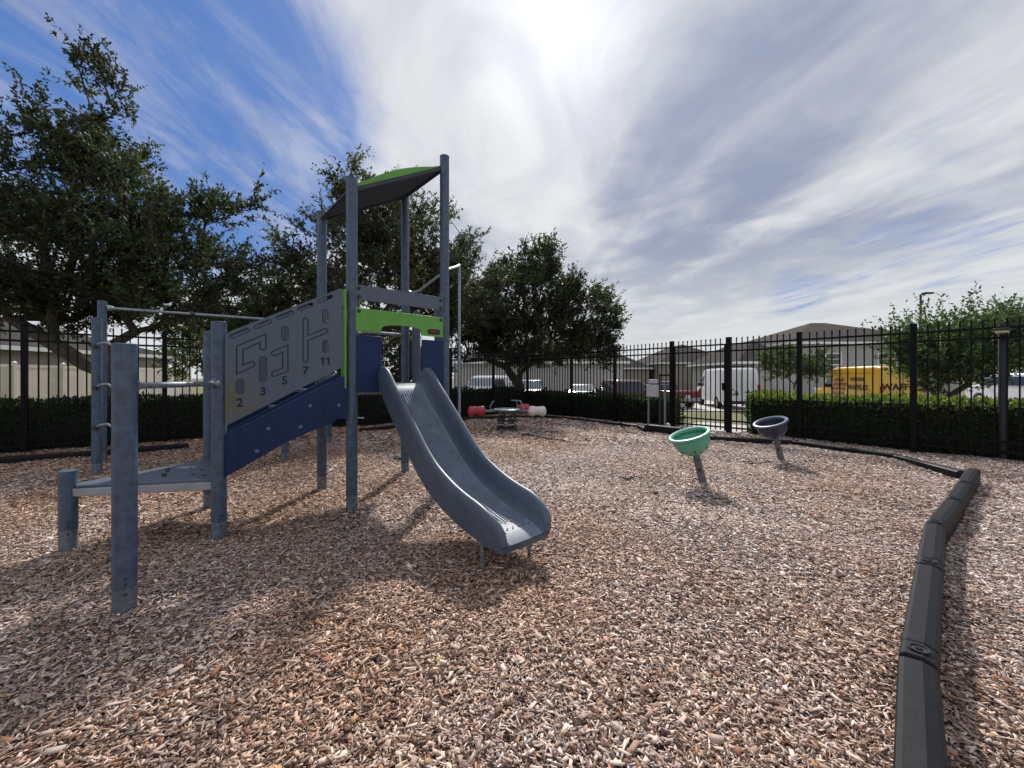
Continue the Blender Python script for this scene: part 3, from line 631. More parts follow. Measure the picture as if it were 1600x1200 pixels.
# ------------------------------------------------------------------ spring rocker (four seats)
R0 = V((-.12, 9.36, 0)); SR = thing('spring_rocker', 'four seat spring rocker with red and white saddles near the far fence', 'spring rocker', R0)
plat = MB().lathe([(0, .475), (.30, .475), (.335, .485), (.335, .50), (.30, .512), (0, .515)], R0, Z, 28).build('platform', M['alu'], SR)
MB().box(R0+Z*.44, (.42, .3, .07)).build('bracket', M['post'], SR, .01)
for dx in (-.13, .13):
    MB().tube([R0+V((dx+.085*math.cos(t), .085*math.sin(t), .05+.36*t/(2*PI*4.5))) for t in np.linspace(0, 2*PI*4.5, 90)], .013, 6).build('spring', M['spring'], SR)
MB().box(R0+Z*.03, (.5, .4, .05)).build('base_plate', M['spring'], SR, .01)
MB().box(R0+Z*.22, (.46, .3, .012)).build('spring_clamp', M['spring'], SR)
def rocker_seat(ang, dist, m, hflip):
    d = V((math.cos(ang), math.sin(ang), 0)); sd = V((-d.y, d.x, 0)); c = R0+d*dist+Z*.46
    MB().tube([R0+d*.25+Z*.455, R0+d*(dist-.1)+Z*.455], .03, 10).build('arm', M['foot'], SR)
    # peanut saddle lying along the arm
    n = 30; seat = MB(); pts = []; rs = []
    for i in range(n+1):
        t = math.sin(PI/2*(-1+2*i/n)); pts.append(c+d*(.215*t)+Z*(.012*math.cos(PI*t*1.0))); rs.append(max(.01, (.118+.022*math.cos(2*PI*t*.62+PI))*max(0., 1-abs(t)**4)**.5))
    so_ = seat.tube(pts, rs, 18).build('seat', m, SR)
    h = R0+d*(dist-.34)+Z*.46
    MB().tube([h+sd*0, h+d*.02+Z*.12, h-d*.05+Z*.22], .012, 8).build('handle_stem', M['galv'], SR)
    MB().tube([h-d*.05+Z*.22-sd*.13, h-d*.05+Z*.225+sd*.13], .014, 8).build('handle_bar', M['galv'], SR)
rocker_seat(PI*1.04, .72, M['redseat'], 1); rocker_seat(-.12, .72, M['whiteseat'], 1); rocker_seat(PI/2-.55, .8, M['redseat'], -1); rocker_seat(PI/2+PI-2.6+PI/1.2, .8, M['redseat'], -1) if False else None

# ------------------------------------------------------------------ spinner cups
def cup(base, top_dir, rim_r, m, mrim, label, group):
    t = thing('spinner_cup', label, 'spinner', base, group=group); ax = V(top_dir).normalized(); L_ = .36
    e = base+ax*L_
    pst = MB().tube([base-ax*.12, base+ax*.12, e], [.045, .043, .038], 16).build('post', M['cupsteel'], t)
    MB().lathe([(.046, 0), (.052, .003), (.052, .02), (.04, .025)], base+ax*.27, ax, 16).build('collar', M['cupsteel'], pst)
    fc = (V((0, 0, 1.25))-base); fc = (fc-ax*fc.dot(ax)).normalized()
    MB().lathe([(0, .004), (.016, .004), (.018, 0), (.018, -.01)][::-1], base+ax*.18+fc*.043, fc, 12).build('plug', M['ink'], pst)
    r = rim_r; D = .225
    ext = [(.05, -.0)]+[(r*.97*math.sin(a)**.8 if a > 0 else .05, D*(1-math.cos(a))) for a in np.linspace(.25, PI/2, 12)]
    prof = ext+[(r, D+.004), (r+.018, D+.010), (r+.022, D+.022), (r+.010, D+.034), (r-.012, D+.036), (r-.028, D+.026), (r-.034, D)]+[((r-.034)*math.sin(a)**.8, .03+(D-.03)*(1-math.cos(a))) for a in np.linspace(PI/2, .2, 10)]+[(0, .03)]
    tilt = V((-.36, -.05, 1)).normalized()
    k = len(ext)
    cb_ = MB().lathe(prof[:k+1]+[], e, tilt, 40).build('bowl', m, t)
    MB().lathe(prof[k:k+9], e, tilt, 40).build('rim', mrim, cb_)
    MB().lathe(prof[k+6:], e, tilt, 40).build('bowl_inside', m, cb_)
    hl = Each('drain_hole', M['ink'], cb_); a_ = tilt.orthogonal().normalized(); b_ = tilt.cross(a_)
    for j in range(14):
        an = j*2*PI/14; dv = a_*math.cos(an)+b_*math.sin(an); hh = .045 if j % 2 else .085; al = math.acos(1-hh/D); rr = r*.97*math.sin(al)**.8
        nr = (dv*.75-tilt*.6).normalized(); hl.lathe([(.014, 0), (.012, .003), (0, .003)], e+tilt*hh+dv*rr, nr, 10)
cup(V((2.25, 4.62, 0)), (-.24, .04, 1), .22, M['mint'], M['mint'], 'mint green spinner cup on a leaning steel post', 'spinner cups')
cup(V((4.05, 5.9, 0)), (-.24, .06, 1), .215, M['navy'], M['navyrim'], 'dark navy spinner cup on a leaning steel post', 'spinner cups')

# ------------------------------------------------------------------ fence
def fence_post(p, q, parent, h=2.12, w=.075):
    o = MB().box(W(p, q, h/2-.05), (w, w, h+.1), U, Q, Z).build('post', M['black'], parent, .004)
    MB().box(W(p, q, h+.008), (w+.008, w+.008, .016), U, Q, Z).build('cap', M['black'], o, .004)
def pickets(a, b, parent, name='picket_panel', gate=False):
    a, b = V(a), V(b); d = b-a; L = d.length; d.normalize(); sd = Z.cross(d); m = MB(); n = max(2, round(L/.112)); w = .019
    for i in range(1, n):
        c = a+d*(L*i/n)
        m.box(c+Z*1.08, (w, w, 2.04), d, sd, Z)
        t = 2.10; m.add([c+d*w*.5*x+sd*w*.5*y+Z*t for x, y in ((-1, -1), (1, -1), (1, 1), (-1, 1))]+[c+d*w*.75*x+sd*w*.75*y+Z*(t+.015) for x, y in ((-1, -1), (1, -1), (1, 1), (-1, 1))]+[c+Z*(t+.055)],
                        [(0, 1, 5, 4), (1, 2, 6, 5), (2, 3, 7, 6), (3, 0, 4, 7), (4, 5, 8), (5, 6, 8), (6, 7, 8), (7, 4, 8)])
    for z in (2.0, 1.85)+((.28, .13) if gate else (.28, .13)):
        m.beam(a+Z*z, b+Z*z, .03, .034)
    return m.build(name, M['black'], parent, smooth=False)
QL, PR = 6.3, 8.16
FL = thing('metal_fence', 'black steel picket fence running along the left hedge to the far corner', 'fence', W(1.85, QL), group='black picket fencing')
pl = [-6.5, -4.8, -3.09, -1.375, .26, 1.85, 3.43, 5.02, 6.64, PR]
for p in pl: fence_post(p, QL, FL)
for a, b in zip(pl, pl[1:]): pickets(W(a+.04, QL), W(b-.04, QL), FL)
FM = thing('metal_fence', 'black steel picket fence between the far corner and the gate', 'fence', W(PR, 4), group='black picket fencing')
qm = [QL, 4.29, 2.70, 1.034]
for q in qm[1:]: fence_post(PR, q, FM, 2.14, .09 if q < 2 else .075)
for a, b in zip(qm, qm[1:]): pickets(W(PR, a-.04), W(PR, b+.04), FM)
FR = thing('metal_fence', 'black steel picket fence right of the gate in front of the sunlit hedge', 'fence', W(PR, -3), group='black picket fencing')
qr = [-.29, -1.6, -3.19, -4.8, -6.4, -8.0]
for q in qr: fence_post(PR, q, FR, 2.14, .10 if q > -1 else .085)
for a, b in zip(qr, qr[1:]): pickets(W(PR, a-.05), W(PR, b+.05), FR)
GT = thing('metal_gate', 'black steel picket gate between two thicker posts beside the grey cabinet', 'gate', W(PR, .37))
pickets(W(PR, .97), W(PR, -.22), GT, 'gate_leaf', True)
gs = Each('gate_stile', M['black'], GT)
for q in (.965, -.215): gs.box(W(PR, q, 1.03), (.04, .04, 1.96), U, Q, Z)
MB().box(W(PR-.03, -.19, 1.05), (.06, .06, .16), U, Q, Z).build('latch', M['black'], GT, .005)

# ------------------------------------------------------------------ border timbers
def timber(a, b, label, zt=.17, group='black plastic border timbers'):
    a, b = V((a[0], a[1], 0)), V((b[0], b[1], 0)); d = b-a; L = d.length; d.normalize(); sd = Z.cross(d); c = (a+b)/2; w = .056
    sec = [(-w, -.08), (-w, zt-.03), (-w+.005, zt-.013), (-w+.018, zt-.005), (.012, zt), (w-.014, zt-.010), (w-.004, zt-.019), (w, zt-.034), (w, -.08)]
    L -= .014; st_ = [(-L/2, .86, .035), (-L/2+.010, .97, .009), (-L/2+.016, 1, 0), (L/2-.13, 1, 0), (L/2-.122, .99, .005), (L/2-.016, .99, .005), (L/2-.010, .96, .012), (L/2, .86, .036)]
    vs = []; n = len(sec)
    for t, k, dz in st_: vs += [c+d*t+sd*(x*k)+Z*(z-(dz if z > 0 else 0)) for x, z in sec]
    fs = [(i*n+j, i*n+(j+1) % n, (i+1)*n+(j+1) % n, (i+1)*n+j) for i in range(len(st_)-1) for j in range(n)]+[tuple(range(n))[::-1], tuple((len(st_)-1)*n+j for j in range(n))]
    t_ = MB().add(vs, fs).build('border_timber', M['timber'], None, loc=c, smooth=False); tag(t_, label, 'border timber', group)
    hc = c+d*(L/2-.07)+sd*.0+Z*(zt-.0075)
    k = MB().lathe([(.034, .004), (.032, .0085), (.027, .0085), (.024, .003), (0, .003)], V((0, 0, 0)), Z, 20)
    k.v = [V((v.x, v.y, v.z))+hc-c for v in k.v]; o = k.build('stake_hole', M['ink']); o.parent = t_
    s_ = MB().lathe([(.0, .0085), (.010, .0075), (.013, .003)], hc-c, Z, 12).build('stake', M['timber']); s_.parent = t_
K0 = (5.56, 4.78)
near = [(.93, .20), (1.10, 1.13), (1.60, 1.57) , (2.44, 2.29), (3.14, 2.93), (3.92, 3.52), (4.66, 4.07), K0]
near = [(1.02, .05), (1.10, 1.0), (1.57, 1.52), (2.42, 2.28), (3.13, 2.92), (3.92, 3.50), (4.66, 4.06), (5.50, 4.70)]
# points where the photographed joints fall, nearest first
near = [(.70, .66), (1.57, 1.52), (2.42, 2.28), (3.14, 2.92), (3.93, 3.50), (4.67, 4.06), (5.52, 4.70)]
nl = ['nearest black border timber at the bottom right corner of the photo', 'second nearest black border timber with a large stake hole at its near end', 'third nearest black border timber on the right, before the bend', 'fourth black border timber from the camera, just past the bend', 'fifth black border timber from the camera along the right edge', 'black border timber ending at the right corner below the lamp post']
for i in range(len(near)-1):   # stake hole towards the camera end
    timber(near[i+1], near[i], nl[i])
def along(poly, seg=1.15):
    out = []
    for a, b in zip(poly, poly[1:]):
        a, b = V(a), V(b); n = max(1, round((b-a).length/seg))
        out += [(a+(b-a)*i/n, a+(b-a)*(i+1)/n) for i in range(n)]
    return out
ordn = ['first', 'second', 'third', 'fourth', 'fifth', 'sixth', 'seventh', 'eighth', 'ninth', 'tenth', 'eleventh', 'twelfth']
for i, (a, b) in enumerate(along([(5.56, 4.84), (5.80, 5.95), (5.2, 7.28), (3.92, 7.75), (3.60, 8.27)])):
    timber(a, b, ordn[i]+' black border timber past the right corner, counted towards the gate', .10)
timber((3.60, 8.27), (3.06, 9.02), 'raised black border timber in front of the grey cabinet', .19); timber((3.06, 9.02), (3.12, 9.72), 'short slanting black border timber left of the grey cabinet', .10)
for i, (a, b) in enumerate(along([(3.12, 9.72), (1.86, 11.3), (1.0, 12.2), (-1.15, 11.7), (-2.6, 9.95), (-3.5, 9.0)])):
    timber(a, b, ordn[i]+' black border timber counted leftwards from the grey cabinet behind the rocker', .09)
for i, (a, b) in enumerate(along([(-5.65, 6.88), (-6.45, 6.22), (-7.5, 5.6), (-9.6, 4.15)])):
    timber(a, b, ordn[i]+' black border timber under the left hedge, counted leftwards from its free end', .11)

# ------------------------------------------------------------------ things by the gate and right post
EB = thing('electric_cabinet', 'grey electrical cabinet on two thin legs beside the gate', 'cabinet', W(7.9, 1.3))
for q in (1.52, 1.08):
    MB().box(W(7.9, q, .53), (.035, .035, 1.14), U, Q, Z).build('leg', M['galv'], EB)
MB().box(W(7.88, 1.3, 1.075), (.03, .62, .03), U, Q, Z).build('crossbar', M['galv'], EB)
bx_ = MB().box(W(7.83, 1.36, .92), (.12, .30, .30), U, Q, Z).build('cabinet_box', M['cabinet'], EB, .008); MB().box(W(7.765, 1.36, .92), (.012, .26, .26), U, Q, Z).build('door', M['cabinet'], bx_, .004)
MB().box(W(7.86, 1.36, 1.155), (.1, .22, .10), U, Q, Z).build('meter', M['cabinet'], EB, .01)
MB().tube([W(7.87, 1.2, -.05), W(7.87, 1.2, 1.33), W(7.87, 1.2, 1.345)], .024, 10).build('conduit', M['lamppost'], EB); MB().beam(W(7.87, 1.2, 1.31), W(7.95, .95, 1.31), .04, .04).build('bracket', M['black'], EB)
MB().lathe([(0, 0), (.06, 0), (.06, .09), (.04, .13), (0, .14)], W(7.9, 1.0, 0), Z, 12).build('valve', M['cabinet'], EB)
lp = V((7.47, 5.98, 0)); LP = thing('lamp_post', 'grey round post with a flat floodlight head in front of the right fence', 'lamp post', lp)
MB().lathe([(.047, -.1), (.047, 2.06), (.043, 2.075), (0, 2.08)], lp, Z, 20).build('post', M['lamppost'], LP)
hd = lp+V((-.15, -.11, 1.965)); lh = MB().box(hd, (.30, .16, .035), V((.8, .6, 0)), V((-.6, .8, 0)), V((0, 0, 1))).build('lamp_head', M['lamppost'], LP, .01)
MB().box(hd-Z*.035, (.26, .13, .036), V((.8, .6, 0)), V((-.6, .8, 0)), Z).build('lamp_lens', M['lens'], lh, .004)

# ------------------------------------------------------------------ vegetation
def leaf_mesh(name, c, d, n, l, w, col, m):
    s = np.cross(d, n); s /= np.maximum(np.linalg.norm(s, axis=1, keepdims=True), 1e-6); n2 = np.cross(s, d)
    l = l[:, None]; w = w[:, None]
    vs = np.stack([c, c+d*l*.5+s*w*.5+n2*w*.12, c+d*l, c+d*l*.5-s*w*.5+n2*w*.12], 1)
    k = len(c); C = np.repeat(np.concatenate([col, np.ones((k, 1))], 1), 4, 0)
    return np_mesh(name, vs.reshape(-1, 3), np.arange(k*4).reshape(-1, 4), m, C)
def unit(a): return a/np.maximum(np.linalg.norm(a, axis=-1, keepdims=True), 1e-6)
def tree(name, label, cat, base, blobs, npts, twigs, leaves, ll, lw, fork=1.8, tr=.16, col=(.044, .056, .034), group=None, lean=(0, 0), up=.35, shoot=.42, limb=None, seed=1):
    rg = np.random.default_rng(seed); base = V(base); t = thing(name, label, cat, base, group=group); b0 = np.array(base)
    bl = np.array([[*x[0], *x[1]] for x in blobs], float); vol = np.prod(bl[:, 3:], axis=1)**.75; pts = []
    for _ in range(npts):
        k = rg.choice(len(bl), p=vol/vol.sum()); v = unit(rg.normal(size=3)); r = rg.uniform(.25, 1)**.45; pts.append(bl[k, :3]+bl[k, 3:]*v*r)
    pts = np.array(pts)+b0
    # trunk
    top = np.array([lean[0], lean[1], fork])+b0
    nodes = [b0-np.array([0, 0, .3])]; par = [-1]
    for i in range(1, 7):
        f = i/6; nodes.append(b0+(top-b0)*f+rg.normal(0, .03, 3)*np.array([1, 1, 0])); par.append(len(nodes)-2)
    forkid = len(nodes)-1
    if limb:
        prev = forkid-2
        for q in limb: nodes.append(b0+np.array(q)); par.append(prev); prev = len(nodes)-1
    nodes = list(nodes); plen = [0.]*len(nodes)
    order = np.argsort(np.linalg.norm(pts-top, axis=1)); ends = []
    NA = np.zeros((len(nodes)+npts*8, 3)); NA[:len(nodes)] = nodes; PL = np.zeros(len(NA)); cnt = len(nodes)
    for o in order:
        p = pts[o]; cand = NA[forkid-1:cnt]; dv = p-cand; dist = np.linalg.norm(dv, axis=1); cost = dist+.28*PL[forkid-1:cnt]+.5*np.maximum(0, -dv[:, 2])
        j = int(np.argmin(cost))+forkid-1; a = NA[j].copy(); L = np.linalg.norm(p-a); n = max(1, min(7, int(L/.45))); prev = j
        for i in range(1, n+1):
            f = i/n; x = a+(p-a)*f+np.array([0, 0, .10*L*math.sin(PI*f)])+rg.normal(0, .04*L, 3)*(f < 1)
            NA[cnt] = x; PL[cnt] = PL[prev]+L/n; par.append(prev); prev = cnt; cnt += 1
        ends.append(prev)
    NA = NA[:cnt]; load = np.zeros(cnt)
    for e in ends: load[e] += 1
    for i in range(cnt-1, 0, -1): load[par[i]] += load[i]
    if limb: load[forkid+1:forkid+1+len(limb)] = np.maximum(load[forkid+1:forkid+1+len(limb)], npts*.12)
    rad = tr*np.power(np.maximum(load, .8)/max(1, npts), .47)
    kids = {}
    for i in range(1, cnt): kids.setdefault(par[i], []).append(i)
    wood = MB(); crown_w = MB(); seen = set()
    def chain(i0, i1):
        pth = [i0, i1]
        while kids.get(pth[-1]):
            nx = max(kids[pth[-1]], key=lambda k: load[k]); pth.append(nx)
        return pth
    stack = [(0, kids[0][0])]
    while stack:
        a, b = stack.pop(); pth = chain(a, b); big = rad[b] > .022
        P = [NA[i] for i in pth]; R = [min(rad[pth[1]], rad[i]) if i == a else rad[i] for i in pth]
        if a == 0: R[0] = rad[0]*1.5
        (wood).tube(P, R, 9 if big else 5, False)
        for i in pth[1:-0 or None]:
            for k in kids.get(i, []):
                if k not in pth: stack.append((i, k))
    # twigs and leaves
    E = NA[ends]; PE = NA[[par[e] for e in ends]]; cen = np.average(E, axis=0); 
    d0 = unit(unit(E-PE)*.8+unit(E-cen)*.7+np.array([0, 0, up])); nE = len(E)
    tb = np.repeat(E, twigs, 0)+rg.normal(0, .10, (nE*twigs, 3)); td = unit(np.repeat(d0, twigs, 0)+rg.normal(0, .62, (nE*twigs, 3))); tl = np.minimum(shoot*np.exp(rg.normal(0, .38, nE*twigs)), shoot*1.7)
    tip = tb+td*tl[:, None]+np.array([0, 0, 1])*(tl*up*.3)[:, None]
    k = nE*twigs; st = np.stack([tb, tip], 1)
    sd_ = unit(np.cross(td, rg.normal(size=(k, 3)))); s2 = np.cross(td, sd_); r = .006
    tv = np.stack([tb+sd_*r, tb+unit(-sd_+s2)*r, tb+unit(-sd_-s2)*r, tip], 1).reshape(-1, 3); tf = (np.array([(0, 1, 3), (1, 2, 3), (2, 0, 3)])[None]+(np.arange(k)*4)[:, None, None]).reshape(-1, 3)
    f = rg.uniform(.05, 1.03, (k, leaves)); lc = tb[:, None]+(tip-tb)[:, None]*f[..., None]; lc = lc.reshape(-1, 3)+rg.normal(0, .012, (k*leaves, 3))
    ld = unit(np.repeat(td, leaves, 0)*.75+rg.normal(0, .75, (k*leaves, 3))); ln = unit(rg.normal(0, .8, (k*leaves, 3))+np.array([0, 0, .8]))
    tone = np.repeat(np.repeat(rg.uniform(.55, 1.5, nE), twigs), leaves)*rg.uniform(.55, 1.55, k*leaves)
    c3 = np.array(col)[None]*tone[:, None]*(1+rg.normal(0, .10, (k*leaves, 3)))
    wo = wood.build('trunk', M['bark'], t)
    tw = np_mesh('twigs', tv, tf, M['bark'], tris=True); attach(tw, t)
    cr = leaf_mesh('crown', lc, ld, ln, ll*np.exp(rg.normal(0, .25, k*leaves)), lw*np.exp(rg.normal(0, .25, k*leaves)), np.clip(c3, .004, 1), M['leaf']); attach(cr, t)
    return t
OAKS = 'dark live oaks beyond the fence'
tree('oak_tree', 'tallest dark oak at the far left behind the blue posts', 'tree', (-9.35, 9.2, 0),
     [((-.5, 0, 7.9), (.5, .5, 1.3)), ((-.6, 0, 6.6), (1.05, 1.0, 1.1)), ((-1.0, .2, 5.4), (1.8, 1.6, 1.4)), ((-1.2, 0, 3.9), (2.6, 2.2, 1.3)), ((1.15, -.1, 5.1), (1.15, 1.2, 1.15)), ((1.1, .2, 3.6), (1.4, 1.5, 1.0)), ((2.5, .1, 5.3), (.85, .28, .25)), ((2.2, .2, 3.9), (.9, .8, .6)), ((-1.8, .4, 3.3), (2.2, 1.8, .7)), ((.5, .2, 3.0), (2.0, 1.8, .5))],
     400, 11, 24, .088, .043, fork=2.0, tr=.19, group=OAKS, limb=[(-.5, -.1, 1.55), (-1.1, -.2, 2.0), (-2.0, -.3, 2.6)], seed=3)
tree('oak_tree', 'broad dark oak filling the sky behind the play tower roof', 'tree', (-4.6, 13.2, -.25),
     [((.1, 0, 7.0), (1.7, 1.6, 1.5)), ((-1.2, .2, 5.6), (2.0, 1.8, 1.4)), ((1.3, 0, 5.8), (2.2, 2.0, 1.5)), ((0, 0, 4.2), (4.2, 2.6, 1.6)), ((2.6, .1, 4.3), (2.0, 1.8, 1.2)), ((-2.5, .2, 3.6), (1.6, 1.6, 1.0)), ((-3.5, .1, 3.0), (1.5, 1.4, .9))],
     470, 11, 22, .10, .046, fork=2.2, tr=.2, group=OAKS, col=(.058, .07, .045), seed=5)
tree('oak_tree', 'rounded dark oak in the middle beyond the fence corner', 'tree', (.35, 16.5, -.4),
     [((.9, 0, 6.3), (1.0, 1.2, 1.2)), ((.4, 0, 5.0), (2.3, 2.0, 1.4)), ((-.9, 0, 4.2), (2.0, 1.8, 1.3)), ((2.4, 0, 4.2), (1.8, 1.6, 1.4)), ((.6, 0, 3.4), (3.2, 2.3, .9)), ((2.9, 0, 2.9), (1.2, 1.4, .7)), ((.4, .2, 2.75), (3.1, 2.2, .5))],
     430, 11, 22, .105, .05, fork=1.9, tr=.2, group=OAKS, limb=[(-.6, -.3, 2.1), (-1.4, -.5, 2.4), (-2.3, -.7, 2.3)], seed=8)
tree('bushy_tree', 'paler green tree in the gap between the left oaks', 'tree', (-13.2, 20.0, -.2), [((0, 0, 4.2), (3.6, 2.4, 2.2)), ((2.2, 0, 3.2), (2.4, 2.0, 1.5)), ((-2.4, 0, 3.0), (2.2, 2.0, 1.6))], 220, 6, 16, .16, .075, fork=1.5, tr=.16, col=(.075, .095, .035), seed=12)
tree('bushy_tree', 'dark low tree seen through the tower opening', 'tree', (-7.2, 21.5, -.5), [((0, 0, 2.6), (3.2, 2.0, 1.6)), ((2.2, 0, 1.9), (1.8, 1.5, 1.2)), ((-1.5, 0, 1.4), (2.4, 1.5, 1.0))], 220, 6, 16, .16, .075, fork=.7, tr=.12, col=(.045, .06, .03), seed=31)
tree('bushy_tree', 'shaded tree just past the end of the cream vinyl fence', 'tree', (-21.5, 29.5, 0), [((0, 0, 4.6), (3.4, 2.6, 2.0)), ((-1.5, 0, 3.0), (3.0, 2.4, 1.2))], 150, 6, 16, .13, .06, fork=1.3, tr=.14, col=(.05, .07, .03), seed=13)
CM = 'crepe myrtles behind the right hedge'
tree('crepe_myrtle', 'bright leafy crepe myrtle in front of the yellow van', 'tree', (12.4, 11.2, -.5), [((.1, 0, 2.45), (1.15, 1.1, .6)), ((-.1, 0, 1.95), (.8, .9, .6)), ((1.1, 0, 2.5), (1.0, 1.0, .45))], 190, 7, 26, .095, .046, fork=.5, tr=.09, col=(.07, .11, .045), group=CM, up=1.1, shoot=.62, seed=21)
tree('crepe_myrtle', 'bright leafy crepe myrtle at the right picture edge', 'tree', (15.4, 11.2, -.5), [((0, 0, 2.75), (1.4, 1.2, .5)), ((0, 0, 2.55), (1.5, 1.2, .35)), ((1.2, 0, 2.7), (1.0, 1.0, .5))], 190, 7, 26, .095, .046, fork=1.5, tr=.09, col=(.065, .10, .045), group=CM, up=1.1, shoot=.62, seed=22)
tree('young_tree', 'small young tree on the lawn between the two big vans', 'tree', (17.6, 24.5, -.6), [((0, 0, 2.9), (1.9, 1.5, .7)), ((.9, 0, 2.5), (1.2, 1.0, .6)), ((-1., 0, 2.4), (1.0, 1.0, .6))], 120, 6, 14, .13, .06, fork=1.4, tr=.07, col=(.06, .085, .035), seed=23)
tree('bushy_tree', 'dark leafy tree behind the crepe myrtles at the right edge', 'tree', (37.5, 31, -.6), [((0, 0, 4.0), (4.6, 3.0, 2.0)), ((4.5, 0, 3.6), (4.0, 3.0, 1.8))], 160, 6, 14, .15, .07, fork=1.2, tr=.12, col=(.04, .065, .028), seed=24)

def hedge(label, p0, p1, q0, q1, zt, z0, n, col, sunlit_topcol=None, seed=1, lsz=.06):
    rg = np.random.default_rng(seed); c = W((p0+p1)/2, (q0+q1)/2, 0); t = thing('hedge', label, 'hedge', c, group='clipped hedges outside the fence')
    lp_, lq_ = p1-p0, q1-q0
    core = MB()
    core.box(W((p0+p1)/2, (q0+q1)/2, (zt-.07+z0)/2), (lp_-.16, lq_-.16, zt-.07-z0), U, Q, Z); core.build('branches', M['twig'], t)
    A = [lp_*lq_, lp_*(zt-z0), lp_*(zt-z0), lq_*(zt-z0), lq_*(zt-z0)]; k = rg.choice(5, n, p=np.array(A)/sum(A))
    a = rg.uniform(0, 1, n); b = rg.uniform(0, 1, n); dep = rg.uniform(-.02, .09, n)+.02*np.sin(a*lp_*4+b*7)
    P = np.where(k == 3, p0+dep, np.where(k == 4, p1-dep, p0+a*lp_)); Qv = np.where(k == 1, q0+dep, np.where(k == 2, q1-dep, q0+np.where(k == 0, b, a)*lq_)); zz = np.where(k == 0, zt-dep, z0+b*(zt-z0))
    lumps = .05*np.sin(P*3.1+1.7)*np.sin(Qv*2.7+.4)+.02*np.sin(P*9.0+2)*np.sin(Qv*8.1)
    zz = zz+np.where(zz > zt-.15, lumps, 0)
    nn = np.zeros((n, 3)); u3 = np.array(U); q3 = np.array(Q)
    nn[k == 0] = (0, 0, 1); nn[k == 1] = -q3; nn[k == 2] = q3; nn[k == 3] = -u3; nn[k == 4] = u3
    c_ = np.stack([A0[0]+UX*P-UY*Qv, A0[1]+UY*P+UX*Qv, zz], -1)
    d = unit(nn*.7+rg.normal(0, .6, (n, 3))+np.array([0, 0, .45])); nrm = unit(nn+rg.normal(0, .6, (n, 3)))
    col3 = np.array(col)[None]*rg.uniform(.55, 1.5, (n, 1))*(1+rg.normal(0, .1, (n, 3)))
    if sunlit_topcol is not None:
        new = (rg.uniform(size=n) < np.clip((zz-(zt-.24))/.2, 0, 1)*.85)      # sunlight on the hedge top put into the leaf colour, yellow-green
        col3[new] = np.array(sunlit_topcol)[None]*rg.uniform(.75, 1.5, (new.sum(), 1))
    o = leaf_mesh('foliage', c_, d, nrm, lsz*np.exp(rg.normal(0, .25, n)), lsz*.55*np.exp(rg.normal(0, .25, n)), np.clip(col3, .004, 1), M['leaf2']); attach(o, t)
hedge('dark clipped hedge behind the left fence and blue posts', -7.5, 8.3, 6.5, 7.5, .84, -.05, 34000, (.032, .05, .024), seed=2)
hedge('dark clipped hedge behind the fence between the corner and the gate', 8.42, 9.3, 1.25, 7.2, .72, -.05, 15000, (.035, .055, .024), seed=3)
hedge('clipped hedge with yellow-green top right of the gate', 8.42, 9.45, -9.5, -.55, .86, -.05, 30000, (.04, .065, .026), (.125, .155, .045), seed=4)

# ------------------------------------------------------------------ houses and vinyl fence
def house(label, x0, x1, y0, y1, z0, ze, rise, m, windows=(), ridge_along='x', seed=0, over=.45):
    t = thing('house', label, 'house', ((x0+x1)/2, (y0+y1)/2, z0), group='neighbouring houses')
    MB().box(((x0+x1)/2, (y0+y1)/2, (z0+ze)/2-.2), (x1-x0, y1-y0, ze-z0+.4)).build('wall', m, t)
    X0, X1, Y0, Y1 = x0-over, x1+over, y0-over, y1+over; h = min(X1-X0, Y1-Y0)/2
    if X1-X0 >= Y1-Y0: r0, r1 = (X0+h, (Y0+Y1)/2), (X1-h, (Y0+Y1)/2)
    else: r0, r1 = ((X0+X1)/2, Y0+h), ((X0+X1)/2, Y1-h)
    zt = ze+rise; b = [(X0, Y0, ze), (X1, Y0, ze), (X1, Y1, ze), (X0, Y1, ze), (*r0, zt), (*r1, zt)]
    if X1-X0 >= Y1-Y0: f = [(0, 1, 5, 4), (1, 2, 5), (2, 3, 4, 5), (3, 0, 4), (0, 3, 2, 1)]
    else: f = [(0, 1, 4), (1, 2, 5, 4), (2, 3, 5), (3, 0, 4, 5), (0, 3, 2, 1)]
    MB().add(b, f).build('roof', M['shingle'], t, smooth=False)
    fa = MB()
    for a, c in (((X0, Y0), (X1, Y0)), ((X1, Y0), (X1, Y1)), ((X1, Y1), (X0, Y1)), ((X0, Y1), (X0, Y0))):
        fa.beam((*a, ze-.09), (*c, ze-.09), .04, .20)
    fa.build('fascia', M['fascia'], t)
    for face, u, zc, w, hh in windows:
        if face == 'S': c = V((u, y0, zc)); ex, n = V((1, 0, 0)), V((0, -1, 0))
        elif face == 'W': c = V((x0, u, zc)); ex, n = V((0, 1, 0)), V((-1, 0, 0))
        else: c = V((x1, u, zc)); ex, n = V((0, 1, 0)), V((1, 0, 0))
        wf = MB()
        for s_ in (-1, 1):
            wf.box(c+n*.03+ex*s_*(w/2+.05), (.1, .06, hh+.2), ex, n, Z); wf.box(c+n*.03+Z*s_*(hh/2+.05), (w-.002, .058, .1), ex, n, Z)
        wf.box(c+n*.035, (w-.01, .04, .05), ex, n, Z)
        wo = wf.build('window', M['fascia'], t); MB().box(c+n*.012, (w, .02, hh), ex, n, Z).build('pane', M['glassdark'], wo)
    return t
house('low beige house with white eaves behind the left vinyl fence', -38, -23.6, 2, 27, 0, 2.72, 2.7, M['beige'])
house('low beige house beyond the middle oak and parked vans', -4.9, 9.3, 33, 44, -.6, 2.6, 2.4, M['grey_stucco'])
